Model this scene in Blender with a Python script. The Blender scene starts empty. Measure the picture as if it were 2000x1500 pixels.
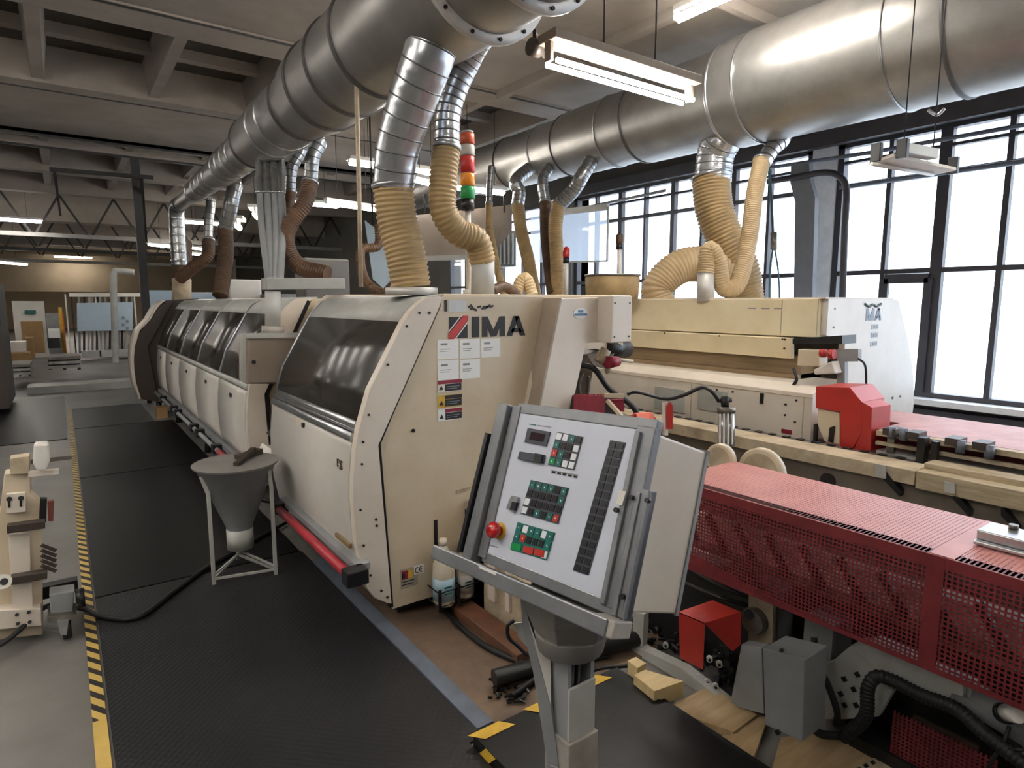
import bpy, bmesh, math, random
import numpy as np
from mathutils import Vector, Matrix
random.seed(7)
SC = bpy.context.scene
COL = SC.collection
# ------------------------------------------------------------------ camera
F = 1216.0
PITCH = math.atan(160 / F)
YAW = math.atan(885 / math.hypot(F, 160))
CAMP = Vector((0, 0, 1.55))
FW = Vector((math.sin(YAW) * math.cos(PITCH), math.cos(YAW) * math.cos(PITCH), -math.sin(PITCH)))
RT = Vector((math.cos(YAW), -math.sin(YAW), 0))
UP = RT.cross(FW)
cd = bpy.data.cameras.new('camera')
cam = bpy.data.objects.new('camera', cd)
COL.objects.link(cam)
cd.sensor_width = 36.0
cd.lens = 36.0 * F / 2000.0
cd.clip_start = 0.05
cd.clip_end = 300
cam.location = CAMP
cam.rotation_euler = Matrix((RT, UP, -FW)).transposed().to_euler()
SC.camera = cam
# ------------------------------------------------------------------ world and exposure
W = bpy.data.worlds.new('sky')
SC.world = W
W.use_nodes = True
bg = W.node_tree.nodes['Background']
bg.inputs['Color'].default_value = (0.88, 0.94, 1.0, 1)
bg.inputs['Strength'].default_value = 3.0
SC.view_settings.view_transform = 'Standard'
SC.view_settings.look = 'None'
SC.view_settings.gamma = 1
SC.view_settings.exposure = 0.75
SC.view_settings.use_curve_mapping = False
TUBE = 26.0      # radiance of a lit fluorescent tube
# daylight through the big windows on the right
def area(name, loc, size, size_y, power, rot, color=(1, 1, 1)):
    l = bpy.data.lights.new(name, 'AREA')
    l.shape = 'RECTANGLE'; l.size = size; l.size_y = size_y; l.energy = power; l.color = color
    o = bpy.data.objects.new(name, l); COL.objects.link(o)
    o.location = loc; o.rotation_euler = rot
    return o
for _y in (1.0, 6.4):   # sampling portals in the window openings, they give no light of their own
    _p = area('window_portal', (WXP := 7.72, _y, 1.95), 2.8, 5.9 if _y < 2 else 4.0, 1, (0, math.radians(90), 0))
    _p.data.cycles.is_portal = True


def px_ray(x, y):
    return FW * F + RT * (x - 1000) - UP * (y - 750)


def at(x, y, X=None, Y=None, Z=None, d=None):
    """a pixel of the photograph turned into a point on a plane of the place"""
    r = px_ray(x, y)
    if X is not None: t = (X - CAMP.x) / r.x
    elif Y is not None: t = (Y - CAMP.y) / r.y
    elif Z is not None: t = (Z - CAMP.z) / r.z
    else: t = d / F
    return CAMP + r * t


# ------------------------------------------------------------------ materials
def lin(c):
    return tuple((v / 12.92 if v <= 0.04045 else ((v + 0.055) / 1.055) ** 2.4) for v in c)


def hx(h):
    h = h.lstrip('#')
    return lin([int(h[i:i + 2], 16) / 255 for i in (0, 2, 4)])


MATS = {}


def mat(name, color, rough=0.5, metal=0.0, var=0.08, scale=6.0, bump=0.0, bscale=60.0, spec=0.5, emit=0.0, coat=0.0, dirt=None, stretch=None):
    m = bpy.data.materials.new(name); MATS[name] = m
    m.use_nodes = True
    nt = m.node_tree; b = nt.nodes['Principled BSDF']
    c = hx(color)
    b.inputs['Roughness'].default_value = rough
    b.inputs['Metallic'].default_value = metal
    b.inputs['Specular IOR Level'].default_value = spec
    b.inputs['Coat Weight'].default_value = coat
    tc = nt.nodes.new('ShaderNodeTexCoord')
    src = tc.outputs['Object']
    if stretch:
        mp = nt.nodes.new('ShaderNodeMapping'); mp.inputs['Scale'].default_value = stretch
        nt.links.new(src, mp.inputs['Vector']); src = mp.outputs['Vector']
    nz = nt.nodes.new('ShaderNodeTexNoise'); nz.inputs['Scale'].default_value = scale
    nz.inputs['Detail'].default_value = 6; nz.inputs['Roughness'].default_value = 0.65
    nt.links.new(src, nz.inputs['Vector'])
    cr = nt.nodes.new('ShaderNodeValToRGB')
    d = hx(dirt) if dirt else tuple(v * (1 - 2 * var) for v in c)
    cr.color_ramp.elements[0].position = 0.35; cr.color_ramp.elements[0].color = (*d, 1)
    cr.color_ramp.elements[1].position = 0.62; cr.color_ramp.elements[1].color = (*c, 1)
    nt.links.new(nz.outputs['Fac'], cr.inputs['Fac'])
    nt.links.new(cr.outputs['Color'], b.inputs['Base Color'])
    if emit > 0:
        b.inputs['Emission Color'].default_value = (*c, 1)
        b.inputs['Emission Strength'].default_value = emit
    if bump > 0:
        n2 = nt.nodes.new('ShaderNodeTexNoise'); n2.inputs['Scale'].default_value = bscale; n2.inputs['Detail'].default_value = 3
        bp = nt.nodes.new('ShaderNodeBump'); bp.inputs['Strength'].default_value = bump; bp.inputs['Distance'].default_value = 0.01
        nt.links.new(src, n2.inputs['Vector']); nt.links.new(n2.outputs['Fac'], bp.inputs['Height'])
        nt.links.new(bp.outputs['Normal'], b.inputs['Normal'])
    return m


cream = mat('cream_paint', '#D2C3AA', 0.42, var=0.05, scale=2.5, dirt='#C5B498')
cream_light = mat('pale_cream_paint', '#DED3C5', 0.4, var=0.05, scale=2, dirt='#D3C7B8')
cream_warm = mat('warm_cream_paint', '#E8D9B6', 0.42, scale=2.5, dirt='#DDCCA6')
cream_dusty = mat('dusty_cream_paint', '#BFAF95', 0.6, scale=5, dirt='#96866F')
doorpaint = mat('grey_white_paint', '#D0CAC3', 0.42, scale=1.5, dirt='#C5BFB6')
offwhite = mat('off_white_paint', '#DAD5CD', 0.4, scale=2, dirt='#CEC8BE')
greypaint = mat('grey_paint', '#8F9192', 0.45, scale=3, dirt='#7F8080')
greylight = mat('light_grey_paint', '#B4B4AF', 0.45, scale=4, dirt='#A4A39C')
consgrey = mat('console_frame_grey', '#85868A', 0.38, metal=0.4, scale=5, dirt='#727376')
consbeige = mat('console_box_beige', '#CBC1B2', 0.4, scale=3, dirt='#C2B7A7')
postgrey = mat('post_warm_grey', '#A39D95', 0.5, scale=7, dirt='#8B847B')
brownbox = mat('taupe_paint', '#8D7F72', 0.42, scale=3, dirt='#827466')
darkbrown = mat('dark_brown_paint', '#40362F', 0.45, scale=3)
black = mat('black_plastic', '#17171A', 0.4, var=0.1)
blackrub = mat('black_rubber', '#141415', 0.6)
darkmetal = mat('dark_steel', '#2D2C2C', 0.4, metal=0.5, scale=12)
steel = mat('steel', '#8C8880', 0.38, metal=0.8, scale=8, dirt='#6E6A62')
alu = mat('aluminium', '#B9BBBD', 0.3, metal=0.85, scale=9)
bluegrey = mat('blue_grey_strip', '#6E7684', 0.45, metal=0.2, scale=9, dirt='#5F6570')
galv = mat('galvanised_sheet', '#A9ABAB', 0.3, metal=0.9, scale=9, var=0.12, bump=0.08, bscale=14)
galv_dull = mat('dull_galvanised_sheet', '#A09D98', 0.42, metal=0.75, scale=3, var=0.1, bump=0.12, bscale=4)
galv_bright = mat('bright_galvanised_sheet', '#D3D5D8', 0.28, metal=0.88, scale=12, var=0.1, bump=0.06, bscale=20)
flangewhite = mat('pale_flange_metal', '#C9C5BE', 0.45, metal=0.3)
seam = mat('seam_rubber', '#4A4744', 0.5)
seam_metal = mat('pipe_seam_metal', '#6E6F70', 0.4, metal=0.6)
red = mat('red_paint', '#B3322C', 0.38, scale=4, dirt='#A32A25')
redbright = mat('signal_red_paint', '#B43029', 0.35)
redbar = mat('red_rubber', '#AE2C36', 0.45, scale=15)
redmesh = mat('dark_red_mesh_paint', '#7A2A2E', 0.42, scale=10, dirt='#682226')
sheenmesh = mat('sheen_red_mesh_paint', '#C58580', 0.38, scale=6, dirt='#B87672')  # paler red, with the window sheen on the mesh top painted in
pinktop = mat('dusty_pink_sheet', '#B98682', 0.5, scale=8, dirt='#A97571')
hose = mat('tan_hose', '#B29566', 0.5, scale=4, dirt='#937B55')
hose_lt = mat('pale_tan_hose', '#BDA680', 0.5, scale=4, dirt='#AC9268')
hose_dk = mat('brown_hose', '#5E4229', 0.5, scale=4, dirt='#3E2A19')
hose_pink = mat('flesh_tan_hose', '#CBA37C', 0.5, scale=4)
wood = mat('pale_plywood', '#B59C77', 0.6, scale=3, dirt='#A2875F', stretch=(1, 8, 1))
woodlight = mat('light_wood', '#D9C08E', 0.6, scale=5, stretch=(1, 8, 1))
rust = mat('rusty_brown_timber', '#7A4F38', 0.75, scale=8, dirt='#5C4130')
cardboard = mat('cardboard', '#A58258', 0.8)
paper = mat('white_paper', '#EDEDEA', 0.6, var=0.02)
printgrey = mat('grey_print', '#8C8C8C', 0.6)
ink = mat('black_print', '#201D1F', 0.5)
inkblue = mat('blue_print', '#5A7FA8', 0.5)
redprint = mat('red_print', '#C23A35', 0.45)
maroon = mat('maroon_print', '#8E1F33', 0.45)
yellow = mat('yellow_paint', '#D9B13A', 0.5, scale=12, dirt='#B8902C')
teal = mat('teal_key', '#17655C', 0.4)
panelwhite = mat('panel_blue_white', '#C4C8D4', 0.4, var=0.03)
keywhite = mat('white_key', '#E4E6EA', 0.4)
keygrey = mat('charcoal_key', '#3B3F48', 0.4)
lcd = mat('display_window', '#3A2A2E', 0.15)
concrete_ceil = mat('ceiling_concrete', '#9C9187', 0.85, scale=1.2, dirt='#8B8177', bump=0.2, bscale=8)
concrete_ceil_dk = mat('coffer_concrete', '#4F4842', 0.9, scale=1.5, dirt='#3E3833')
wallgrey = mat('grey_wall_paint', '#6E6C69', 0.8, scale=1)
lintel = mat('lintel_concrete', '#66635E', 0.85, scale=2)
wallwarm = mat('warm_timber_cladding', '#A8957A', 0.7, scale=1)
framedark = mat('dark_window_frame', '#3C3A40', 0.45)
sillwhite = mat('white_sill', '#E6E8EA', 0.5)
snow = mat('snow', '#F2F4F6', 0.9)
bottlewhite = mat('milky_plastic', '#D8CDB8', 0.4, var=0.03)
labelblue = mat('pale_blue_label', '#A9C6D6', 0.5)
bluish_film = mat('pale_blue_board', '#AFC3D2', 0.4, scale=1)
tubeglow = mat('lit_tube', '#FFFBF5', 0.5, emit=TUBE, var=0)
tubeglow_near = mat('lit_near_tube', '#FFFBF5', 0.5, emit=TUBE * 2.6, var=0)
tubeglow_far = mat('lit_far_tube', '#FFF6E6', 0.5, emit=TUBE * 0.7, var=0)
fixbrown = mat('lamp_housing_back', '#857565', 0.5)
fixwhite = mat('lamp_reflector_white', '#E8E4DC', 0.4)
amber = mat('amber_lens', '#E08A1E', 0.3)
redlens = mat('red_lens', '#B8241F', 0.3)
greenlens = mat('green_lens', '#1F8F4E', 0.3)
clearlens = mat('frosted_lens', '#B9B2A6', 0.3)
orangelens = mat('orange_red_lens', '#B84A22', 0.3)
beam_grey = mat('far_beam_grey', '#8A8884', 0.8)
truss_dk = mat('dark_truss_steel', '#2C2A28', 0.6)


def glassmat(name, tint, gloss=0.12, rough=0.03):
    m = bpy.data.materials.new(name); m.use_nodes = True; nt = m.node_tree
    nt.nodes.remove(nt.nodes['Principled BSDF'])
    out = nt.nodes['Material Output']
    t = nt.nodes.new('ShaderNodeBsdfTransparent'); t.inputs['Color'].default_value = (*tint, 1)
    g = nt.nodes.new('ShaderNodeBsdfGlossy'); g.inputs['Roughness'].default_value = rough
    mx = nt.nodes.new('ShaderNodeMixShader'); mx.inputs['Fac'].default_value = gloss
    nt.links.new(t.outputs[0], mx.inputs[1]); nt.links.new(g.outputs[0], mx.inputs[2]); nt.links.new(mx.outputs[0], out.inputs['Surface'])
    return m


winglass = glassmat('window_glass', (0.93, 0.96, 1.0), 0.05)
filmglass = glassmat('clear_plastic_film', (0.80, 0.83, 0.88), 0.5, 0.15)
_n = filmglass.node_tree; _t = _n.nodes.new('ShaderNodeBsdfTranslucent'); _t.inputs['Color'].default_value = (.75, .77, .8, 1)
_m = [k for k in _n.nodes if k.type == 'MIX_SHADER'][0]; _n.links.new(_t.outputs[0], _m.inputs[2])


def hoodglass():
    m = mat('smoked_hood_glass', '#3A3631', 0.24, var=0.15, scale=1.5, spec=0.5)
    return m


smoked = hoodglass()


def rubbermat():
    m = mat('rubber_mat', '#171719', 0.42, scale=1.3, dirt='#1F1F21')
    nt = m.node_tree; b = nt.nodes['Principled BSDF']
    tc = nt.nodes.new('ShaderNodeTexCoord'); mp = nt.nodes.new('ShaderNodeMapping')
    mp.inputs['Rotation'].default_value = (0, 0, math.radians(45)); mp.inputs['Scale'].default_value = (45, 45, 45)
    ck = nt.nodes.new('ShaderNodeTexVoronoi'); ck.inputs['Scale'].default_value = 1.0; ck.inputs['Randomness'].default_value = 0.15
    bp = nt.nodes.new('ShaderNodeBump'); bp.inputs['Strength'].default_value = 0.5; bp.inputs['Distance'].default_value = 0.005
    nt.links.new(tc.outputs['Object'], mp.inputs['Vector']); nt.links.new(mp.outputs['Vector'], ck.inputs['Vector'])
    nt.links.new(ck.outputs['Distance'], bp.inputs['Height']); nt.links.new(bp.outputs['Normal'], b.inputs['Normal'])
    return m


matrub = rubbermat()


def smoothmat():
    return mat('smooth_rubber_mat', '#0D0D0E', 0.42, spec=0.35, scale=2, dirt='#121213', bump=0.08, bscale=25, stretch=(0.5, 3, 1))


matrub2 = smoothmat()


def hazard(name):
    """yellow tape with slanting black bars, worn away near the camera"""
    m = mat(name, '#C4A558', 0.5)
    nt = m.node_tree; b = nt.nodes['Principled BSDF']
    tc = nt.nodes.new('ShaderNodeTexCoord'); sp = nt.nodes.new('ShaderNodeSeparateXYZ')
    nt.links.new(tc.outputs['Object'], sp.inputs[0])
    ad = nt.nodes.new('ShaderNodeMath'); ad.operation = 'MULTIPLY_ADD'; ad.inputs[1].default_value = 1.6
    nt.links.new(sp.outputs['X'], ad.inputs[0]); nt.links.new(sp.outputs['Y'], ad.inputs[2])
    mo = nt.nodes.new('ShaderNodeMath'); mo.operation = 'PINGPONG'; mo.inputs[1].default_value = 0.05
    nt.links.new(ad.outputs[0], mo.inputs[0])
    gt = nt.nodes.new('ShaderNodeMath'); gt.operation = 'GREATER_THAN'; gt.inputs[1].default_value = 0.027
    nt.links.new(mo.outputs[0], gt.inputs[0])
    far = nt.nodes.new('ShaderNodeMath'); far.operation = 'GREATER_THAN'; far.inputs[1].default_value = 2.62 - 5.75
    nt.links.new(sp.outputs['Y'], far.inputs[0])
    ml = nt.nodes.new('ShaderNodeMath'); ml.operation = 'MULTIPLY'
    nt.links.new(gt.outputs[0], ml.inputs[0]); nt.links.new(far.outputs[0], ml.inputs[1])
    mx = nt.nodes.new('ShaderNodeMix'); mx.data_type = 'RGBA'
    old = b.inputs['Base Color'].links[0].from_socket
    nt.links.new(ml.outputs[0], mx.inputs[0]); nt.links.new(old, mx.inputs[6]); mx.inputs[7].default_value = (*hx('#26221E'), 1)
    nt.links.new(mx.outputs[2], b.inputs['Base Color'])
    return m


hazardtape = hazard('hazard_tape')


# ------------------------------------------------------------------ mesh builder
class MB:
    def __init__(self):
        self.v = []; self.f = []; self.s = []; self.m = []

    def add(self, vs, fs, smooth=False, mi=0):
        n = len(self.v); self.v += [Vector(p) for p in vs]
        for f in fs:
            self.f.append([n + i for i in f]); self.s.append(smooth); self.m.append(mi)
        return self

    def box(self, x0, x1, y0, y1, z0, z1, mi=0):
        x0, x1 = sorted((x0, x1)); y0, y1 = sorted((y0, y1)); z0, z1 = sorted((z0, z1))
        return self.add([(x, y, z) for z in (z0, z1) for y in (y0, y1) for x in (x0, x1)],
                        [(0, 2, 3, 1), (4, 5, 7, 6), (0, 1, 5, 4), (2, 6, 7, 3), (0, 4, 6, 2), (1, 3, 7, 5)], mi=mi)

    def bar(self, p0, p1, w, h=None, upv=(0, 0, 1), mi=0):
        h = h or w
        p0 = Vector(p0); p1 = Vector(p1); d = (p1 - p0).normalized(); u = Vector(upv)
        if abs(d.dot(u)) > 0.98: u = Vector((1, 0, 0))
        s = d.cross(u).normalized(); t = s.cross(d).normalized()
        vs = []
        for p in (p0, p1):
            for a, b in ((-1, -1), (1, -1), (1, 1), (-1, 1)): vs.append(p + s * a * w / 2 + t * b * h / 2)
        return self.add(vs, [(3, 2, 1, 0), (4, 5, 6, 7), (0, 1, 5, 4), (1, 2, 6, 5), (2, 3, 7, 6), (3, 0, 4, 7)], mi=mi)

    def prism(self, pts, vec, mi=0, smooth=False):
        """polygon of 3d points swept along vec"""
        n = len(pts); vec = Vector(vec); a = [Vector(p) for p in pts]
        nrm = Vector((0, 0, 0))
        for i in range(n): nrm += a[i].cross(a[(i + 1) % n])
        if nrm.dot(vec) > 0: a = a[::-1]
        vs = a + [p + vec for p in a]
        k = len(self.v)
        self.add(vs, [tuple(range(n)), tuple(range(2 * n - 1, n - 1, -1))], mi=mi)
        for i in range(n):
            j = (i + 1) % n
            self.f.append([k + i, k + n + i, k + n + j, k + j]); self.s.append(smooth); self.m.append(mi)
        return self

    def tube(self, pts, r, seg=12, smooth=True, cap=True, mi=0):
        pts = [Vector(p) for p in pts]; n = len(pts)
        rs = r if isinstance(r, (list, tuple)) else [r] * n
        t = [(pts[min(i + 1, n - 1)] - pts[max(i - 1, 0)]) for i in range(n)]
        t = [x.normalized() if x.length > 1e-9 else Vector((0, 0, 1)) for x in t]
        u = Vector((0, 0, 1)) if abs(t[0].z) < 0.9 else Vector((1, 0, 0))
        nrm = t[0].cross(u).normalized(); vs = []
        for i in range(n):
            nrm = (nrm - t[i] * nrm.dot(t[i])).normalized(); b = t[i].cross(nrm)
            for k in range(seg):
                a = 2 * math.pi * k / seg
                vs.append(pts[i] + (nrm * math.cos(a) + b * math.sin(a)) * rs[i])
        fs = []
        for i in range(n - 1):
            for k in range(seg):
                k2 = (k + 1) % seg
                fs.append((i * seg + k, i * seg + k2, (i + 1) * seg + k2, (i + 1) * seg + k))
        self.add(vs, fs, smooth, mi)
        if cap:
            k0 = len(self.v) - n * seg
            self.f.append([k0 + k for k in range(seg)][::-1]); self.s.append(False); self.m.append(mi)
            self.f.append([k0 + (n - 1) * seg + k for k in range(seg)]); self.s.append(False); self.m.append(mi)
        return self

    def cyl(self, p0, p1, r, r1=None, seg=16, mi=0):
        return self.tube([p0, p1], [r, r if r1 is None else r1], seg, mi=mi)

    def strip(self, prof, y0, y1, th=0.012, smooth=True, mi=0):
        """curved sheet: XZ profile swept along Y, with thickness inwards (+X)"""
        n = len(prof); out = []; inn = []
        for i in range(n):
            a = Vector(prof[max(i - 1, 0)]); b = Vector(prof[min(i + 1, n - 1)]); d = (b - a).normalized()
            nn = Vector((-d.y, d.x))
            if nn.x < 0: nn = -nn
            p = Vector(prof[i]); q = p + nn * th
            out.append(p); inn.append(q)
        vs = []
        for y in (y0, y1):
            vs += [(p.x, y, p.y) for p in out] + [(p.x, y, p.y) for p in inn]
        fs = []; N = 2 * n
        for i in range(n - 1):
            fs.append((i, i + 1, N + i + 1, N + i)); fs.append((n + i, N + n + i, N + n + i + 1, n + i + 1))
        self.add(vs, fs, smooth, mi)
        k = len(self.v) - 2 * N
        for i in range(n - 1):
            self.f += [[k + i, k + n + i, k + n + i + 1, k + i + 1], [k + N + i, k + N + i + 1, k + N + n + i + 1, k + N + n + i]]
            self.s += [False, False]; self.m += [mi, mi]
        self.f += [[k, k + N, k + N + n, k + n], [k + n - 1, k + 2 * n - 1, k + N + 2 * n - 1, k + N + n - 1]]; self.s += [False] * 2; self.m += [mi] * 2
        return self

    def lathe(self, prof, c, axis=(0, 0, 1), seg=24, mi=0):
        c = Vector(c); ax = Vector(axis).normalized()
        return self.tube([c + ax * z for z, r in prof], [max(r, 1e-4) for z, r in prof], seg, mi=mi)

    def xf(self, M):
        self.v = [M @ p for p in self.v]; return self


ROOTM = {}


def root_of(o):
    while o.parent: o = o.parent
    return o


def obj(name, mb, mats, parent=None, bevel=0.0, local=False, solid_fix=True):
    me = bpy.data.meshes.new(name)
    off = Matrix.Identity(4)
    if parent is not None and not local:
        off = ROOTM[root_of(parent).name].inverted()
    me.from_pydata([tuple(off @ p) for p in mb.v], [], mb.f)
    if not isinstance(mats, (list, tuple)): mats = [mats]
    for m in mats: me.materials.append(m)
    for i, p in enumerate(me.polygons):
        p.use_smooth = mb.s[i]; p.material_index = mb.m[i]
    bm = bmesh.new(); bm.from_mesh(me); bmesh.ops.recalc_face_normals(bm, faces=bm.faces); bm.to_mesh(me); bm.free()
    me.update()
    o = bpy.data.objects.new(name, me); COL.objects.link(o)
    if parent is not None: o.parent = parent
    else: ROOTM[o.name] = Matrix.Identity(4)
    if bevel > 0:
        md = o.modifiers.new('bevel', 'BEVEL'); md.width = bevel; md.segments = 2; md.limit_method = 'ANGLE'; md.angle_limit = math.radians(40)
    return o


def objs(name, mb, mats, parent, bevel=0.0, local=False):
    """one object for each separate piece of the mesh"""
    n = len(mb.v); par = list(range(n))
    def find(a):
        while par[a] != a:
            par[a] = par[par[a]]; a = par[a]
        return a
    for f in mb.f:
        for k in f[1:]:
            a, b = find(f[0]), find(k)
            if a != b: par[b] = a
    comp = {}
    for i, f in enumerate(mb.f): comp.setdefault(find(f[0]), []).append(i)
    out = []
    for fs in comp.values():
        q = MB(); mp = {}
        for i in fs:
            g = []
            for k in mb.f[i]:
                if k not in mp: mp[k] = len(q.v); q.v.append(mb.v[k])
                g.append(mp[k])
            q.f.append(g); q.s.append(mb.s[i]); q.m.append(mb.m[i])
        out.append(obj(name, q, mats, parent, bevel, local))
    return out


def tag(o, label=None, cat=None, group=None, kind=None):
    if label: o['label'] = label
    if cat: o['category'] = cat
    if group: o['group'] = group
    if kind: o['kind'] = kind
    return o


def thing(name, label, cat, loc=(0, 0, 0), group=None, M=None):
    o = bpy.data.objects.new(name, None); COL.objects.link(o)
    o.empty_display_size = 0.1
    if M is None: M = Matrix.Translation(Vector(loc))
    o.location = M.to_translation(); o.rotation_euler = M.to_euler()
    ROOTM[o.name] = M
    return tag(o, label, cat, group)


def struct(name, mb, m, label=None, bevel=0.0):
    o = obj(name, mb, m, None, bevel)
    o['kind'] = 'structure'
    if label: o['label'] = label
    o['category'] = name.split('_')[0]
    return o


def single(name, mb, m, label, cat, group=None, bevel=0.0, kind=None):
    """a thing that is one mesh: move its origin to the middle of its base"""
    xs = [p.x for p in mb.v]; ys = [p.y for p in mb.v]; zs = [p.z for p in mb.v]
    c = Vector(((min(xs) + max(xs)) / 2, (min(ys) + max(ys)) / 2, min(zs)))
    mb.v = [p - c for p in mb.v]
    o = obj(name, mb, m, None, bevel); o.location = c
    ROOTM[o.name] = Matrix.Translation(c)
    return tag(o, label, cat, group, kind)


def dup(root, M=None, label=None, group=None, loc=None):
    r = root.copy(); COL.objects.link(r)
    if loc is not None: r.location = loc
    ROOTM[r.name] = Matrix.Translation(r.location)
    if label: r['label'] = label
    if group: r['group'] = group
    for ch in list(root.children):
        c = ch.copy(); COL.objects.link(c); c.parent = r
        for g in list(ch.children):
            q = g.copy(); COL.objects.link(q); q.parent = c
    return r


def smoothpath(pts, n=8):
    P = [Vector(p) for p in pts]; P = [P[0] * 2 - P[1]] + P + [P[-1] * 2 - P[-2]]
    out = []
    for i in range(1, len(P) - 2):
        a, b, c, d = P[i - 1:i + 3]
        for k in range(n):
            t = k / n
            out.append(0.5 * ((2 * b) + (c - a) * t + (2 * a - 5 * b + 4 * c - d) * t * t + (3 * b - a - 3 * c + d) * t ** 3))
    out.append(P[-2])
    return out


def resample(path, step):
    L = [0]
    for i in range(1, len(path)): L.append(L[-1] + (path[i] - path[i - 1]).length)
    n = max(2, int(L[-1] / step)); out = []; j = 0
    for k in range(n + 1):
        s = L[-1] * k / n
        while j < len(L) - 2 and L[j + 1] < s: j += 1
        t = (s - L[j]) / max(L[j + 1] - L[j], 1e-9)
        out.append(path[j].lerp(path[j + 1], min(1, max(0, t))))
    return out


def hosemesh(pts, r0, r1=None, pitch=0.022, amp=0.06, seg=16):
    """corrugated hose along a path"""
    r1 = r1 or r0
    p = resample(smoothpath(pts, 10), pitch / 4)
    n = len(p)
    rs = [(r0 + (r1 - r0) * i / (n - 1)) * (1 + amp * math.cos(math.pi * i / 2)) for i in range(n)]
    return MB().tube(p, rs, seg)


def pipemesh(pts, r0, r1=None, ring=0.1, rh=0.05, seg=24):
    """sheet pipe with raised joints each `ring` metres"""
    r1 = r1 or r0
    p = resample(smoothpath(pts, 10), 0.012)
    n = len(p); rs = []; k = max(2, int(ring / 0.012))
    for i in range(n):
        r = r0 + (r1 - r0) * i / (n - 1)
        rs.append(r * (1 + rh) if i % k == 0 else r)
    return MB().tube(p, rs, seg)


# ------------------------------------------------------------------ the room
WX = 7.4
CZ = 4.2
fl = MB().box(-14, WX + 0.3, -8, 46, -0.1, 0)
floor = struct('floor', fl, mat('floor_concrete', '#75726E', 0.42, scale=1.2, dirt='#64615D', bump=0.1, bscale=20))
# ceiling: deep coffers between wide flat slabs running across the hall
bands = [(-8, -5.0), (-3.0, 0.9), (2.2, 6.9), (10.05, 12.5), (15.0, 18.2)]
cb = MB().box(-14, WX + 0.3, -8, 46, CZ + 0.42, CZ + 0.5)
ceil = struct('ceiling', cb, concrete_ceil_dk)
edges = [-8, -5.0, -3.0, 2.0, 6.9, 10.05, 12.5, 15.0, 18.2, 20.5, 24, 27, 30, 33, 36, 39, 42, 46]
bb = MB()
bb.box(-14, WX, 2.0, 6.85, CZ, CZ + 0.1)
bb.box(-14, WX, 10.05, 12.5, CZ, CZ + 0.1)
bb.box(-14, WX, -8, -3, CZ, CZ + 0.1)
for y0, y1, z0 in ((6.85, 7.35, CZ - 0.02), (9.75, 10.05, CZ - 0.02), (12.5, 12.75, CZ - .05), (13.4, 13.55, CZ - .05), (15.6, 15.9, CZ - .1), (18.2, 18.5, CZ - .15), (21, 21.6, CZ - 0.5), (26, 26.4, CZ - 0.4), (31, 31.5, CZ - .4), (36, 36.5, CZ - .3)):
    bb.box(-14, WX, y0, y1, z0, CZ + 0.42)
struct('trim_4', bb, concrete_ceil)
rb = MB()
for x in (-4.8, -3.6, -2.4, -1.2, 0.0, 1.22, 2.44, 3.66, 4.88, 6.1):
    w = 0.11
    for y0, y1 in ((7.35, 9.75), (12.75, 15.6), (15.9, 18.2)):
        rb.prism([(x - w, y0, CZ + 0.42), (x - w * .55, y0, CZ + 0.02), (x + w * .55, y0, CZ + 0.02), (x + w, y0, CZ + 0.42)], (0, y1 - y0, 0))
for y0, y1 in ((7.35, 9.75),):
    rb.box(-14, WX, 8.9, 9.05, CZ + 0.30, CZ + 0.42)
struct('trim_5', rb, concrete_ceil)
dl = MB()
for y in (6.86, 10.04, 12.50, 13.45): dl.box(-14, WX, y, y + .045, CZ - .08 if y > 12 else CZ - .025, CZ)
struct('trim_7', dl, truss_dk)
# shallow raised lines under the near slab, right of the big duct
rr = MB()
for x in (3.0, 4.7, 6.3): rr.box(x, x + 0.09, 2.0, 6.85, CZ - 0.10, CZ)
for y in (2.35, 3.6, 5.2): rr.box(2.2, WX, y, y + 0.07, CZ - 0.10, CZ)
struct('trim_6', rr, concrete_ceil)
struct('wall_left', MB().box(-14.2, -14, -8, 46, 0, CZ + .5), wallgrey)
struct('wall_back', MB().box(-14, WX, -8.2, -8, 0, CZ + .5), wallgrey)
struct('wall_front', MB().box(-14, WX, 46, 46.2, 0, CZ + .5), wallwarm)
# window wall
wr = MB()
wr.box(WX, WX + 0.3, -8, 46, 0, 0.50)
wr.box(WX, WX + 0.3, -8, 46, 3.36, CZ + 0.5)
wr.box(WX, WX + 0.3, 8.35, 8.65, 0.5, 3.36)
wr.box(WX, WX + 0.3, 12.7, 46, 0.5, 3.36)
struct('wall_right', wr, lintel)
struct('trim_1', MB().box(WX - 0.16, WX + 0.02, -8, 8.35, 3.32, 3.48), mat('steel_lintel_beam', '#4A484C', 0.6))
struct('trim_2', MB().box(WX - 0.22, WX + 0.04, -8, 8.35, 0.49, 0.55), sillwhite, label=None)
struct('trim_3', MB().box(WX - 0.16, WX, -8, 8.35, 0.30, 0.44).box(WX - 0.10, WX, -8, 8.35, 0.1, 0.30), framedark)


def window(i, y0, y1, vs, hs, thick=0.07):
    f = MB()
    f.box(WX - .03, WX + .07, y0, y0 + thick, .55, 3.36); f.box(WX - .03, WX + .07, y1 - thick, y1, .55, 3.36)
    f.box(WX - .03, WX + .07, y0, y1, .55, .60); f.box(WX - .03, WX + .07, y0, y1, 3.28, 3.36)
    for y, w in vs: f.box(WX - .02, WX + .06, y - w / 2, y + w / 2, .55, 3.36)
    for z, w in hs: f.box(WX - .015, WX + .055, y0, y1, z - w / 2, z + w / 2)
    o = struct('window_%d' % i, f, framedark)
    obj('glass', MB().box(WX + .02, WX + .026, y0 + thick, y1 - thick, .6, 3.28), winglass, o)
    return o


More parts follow.
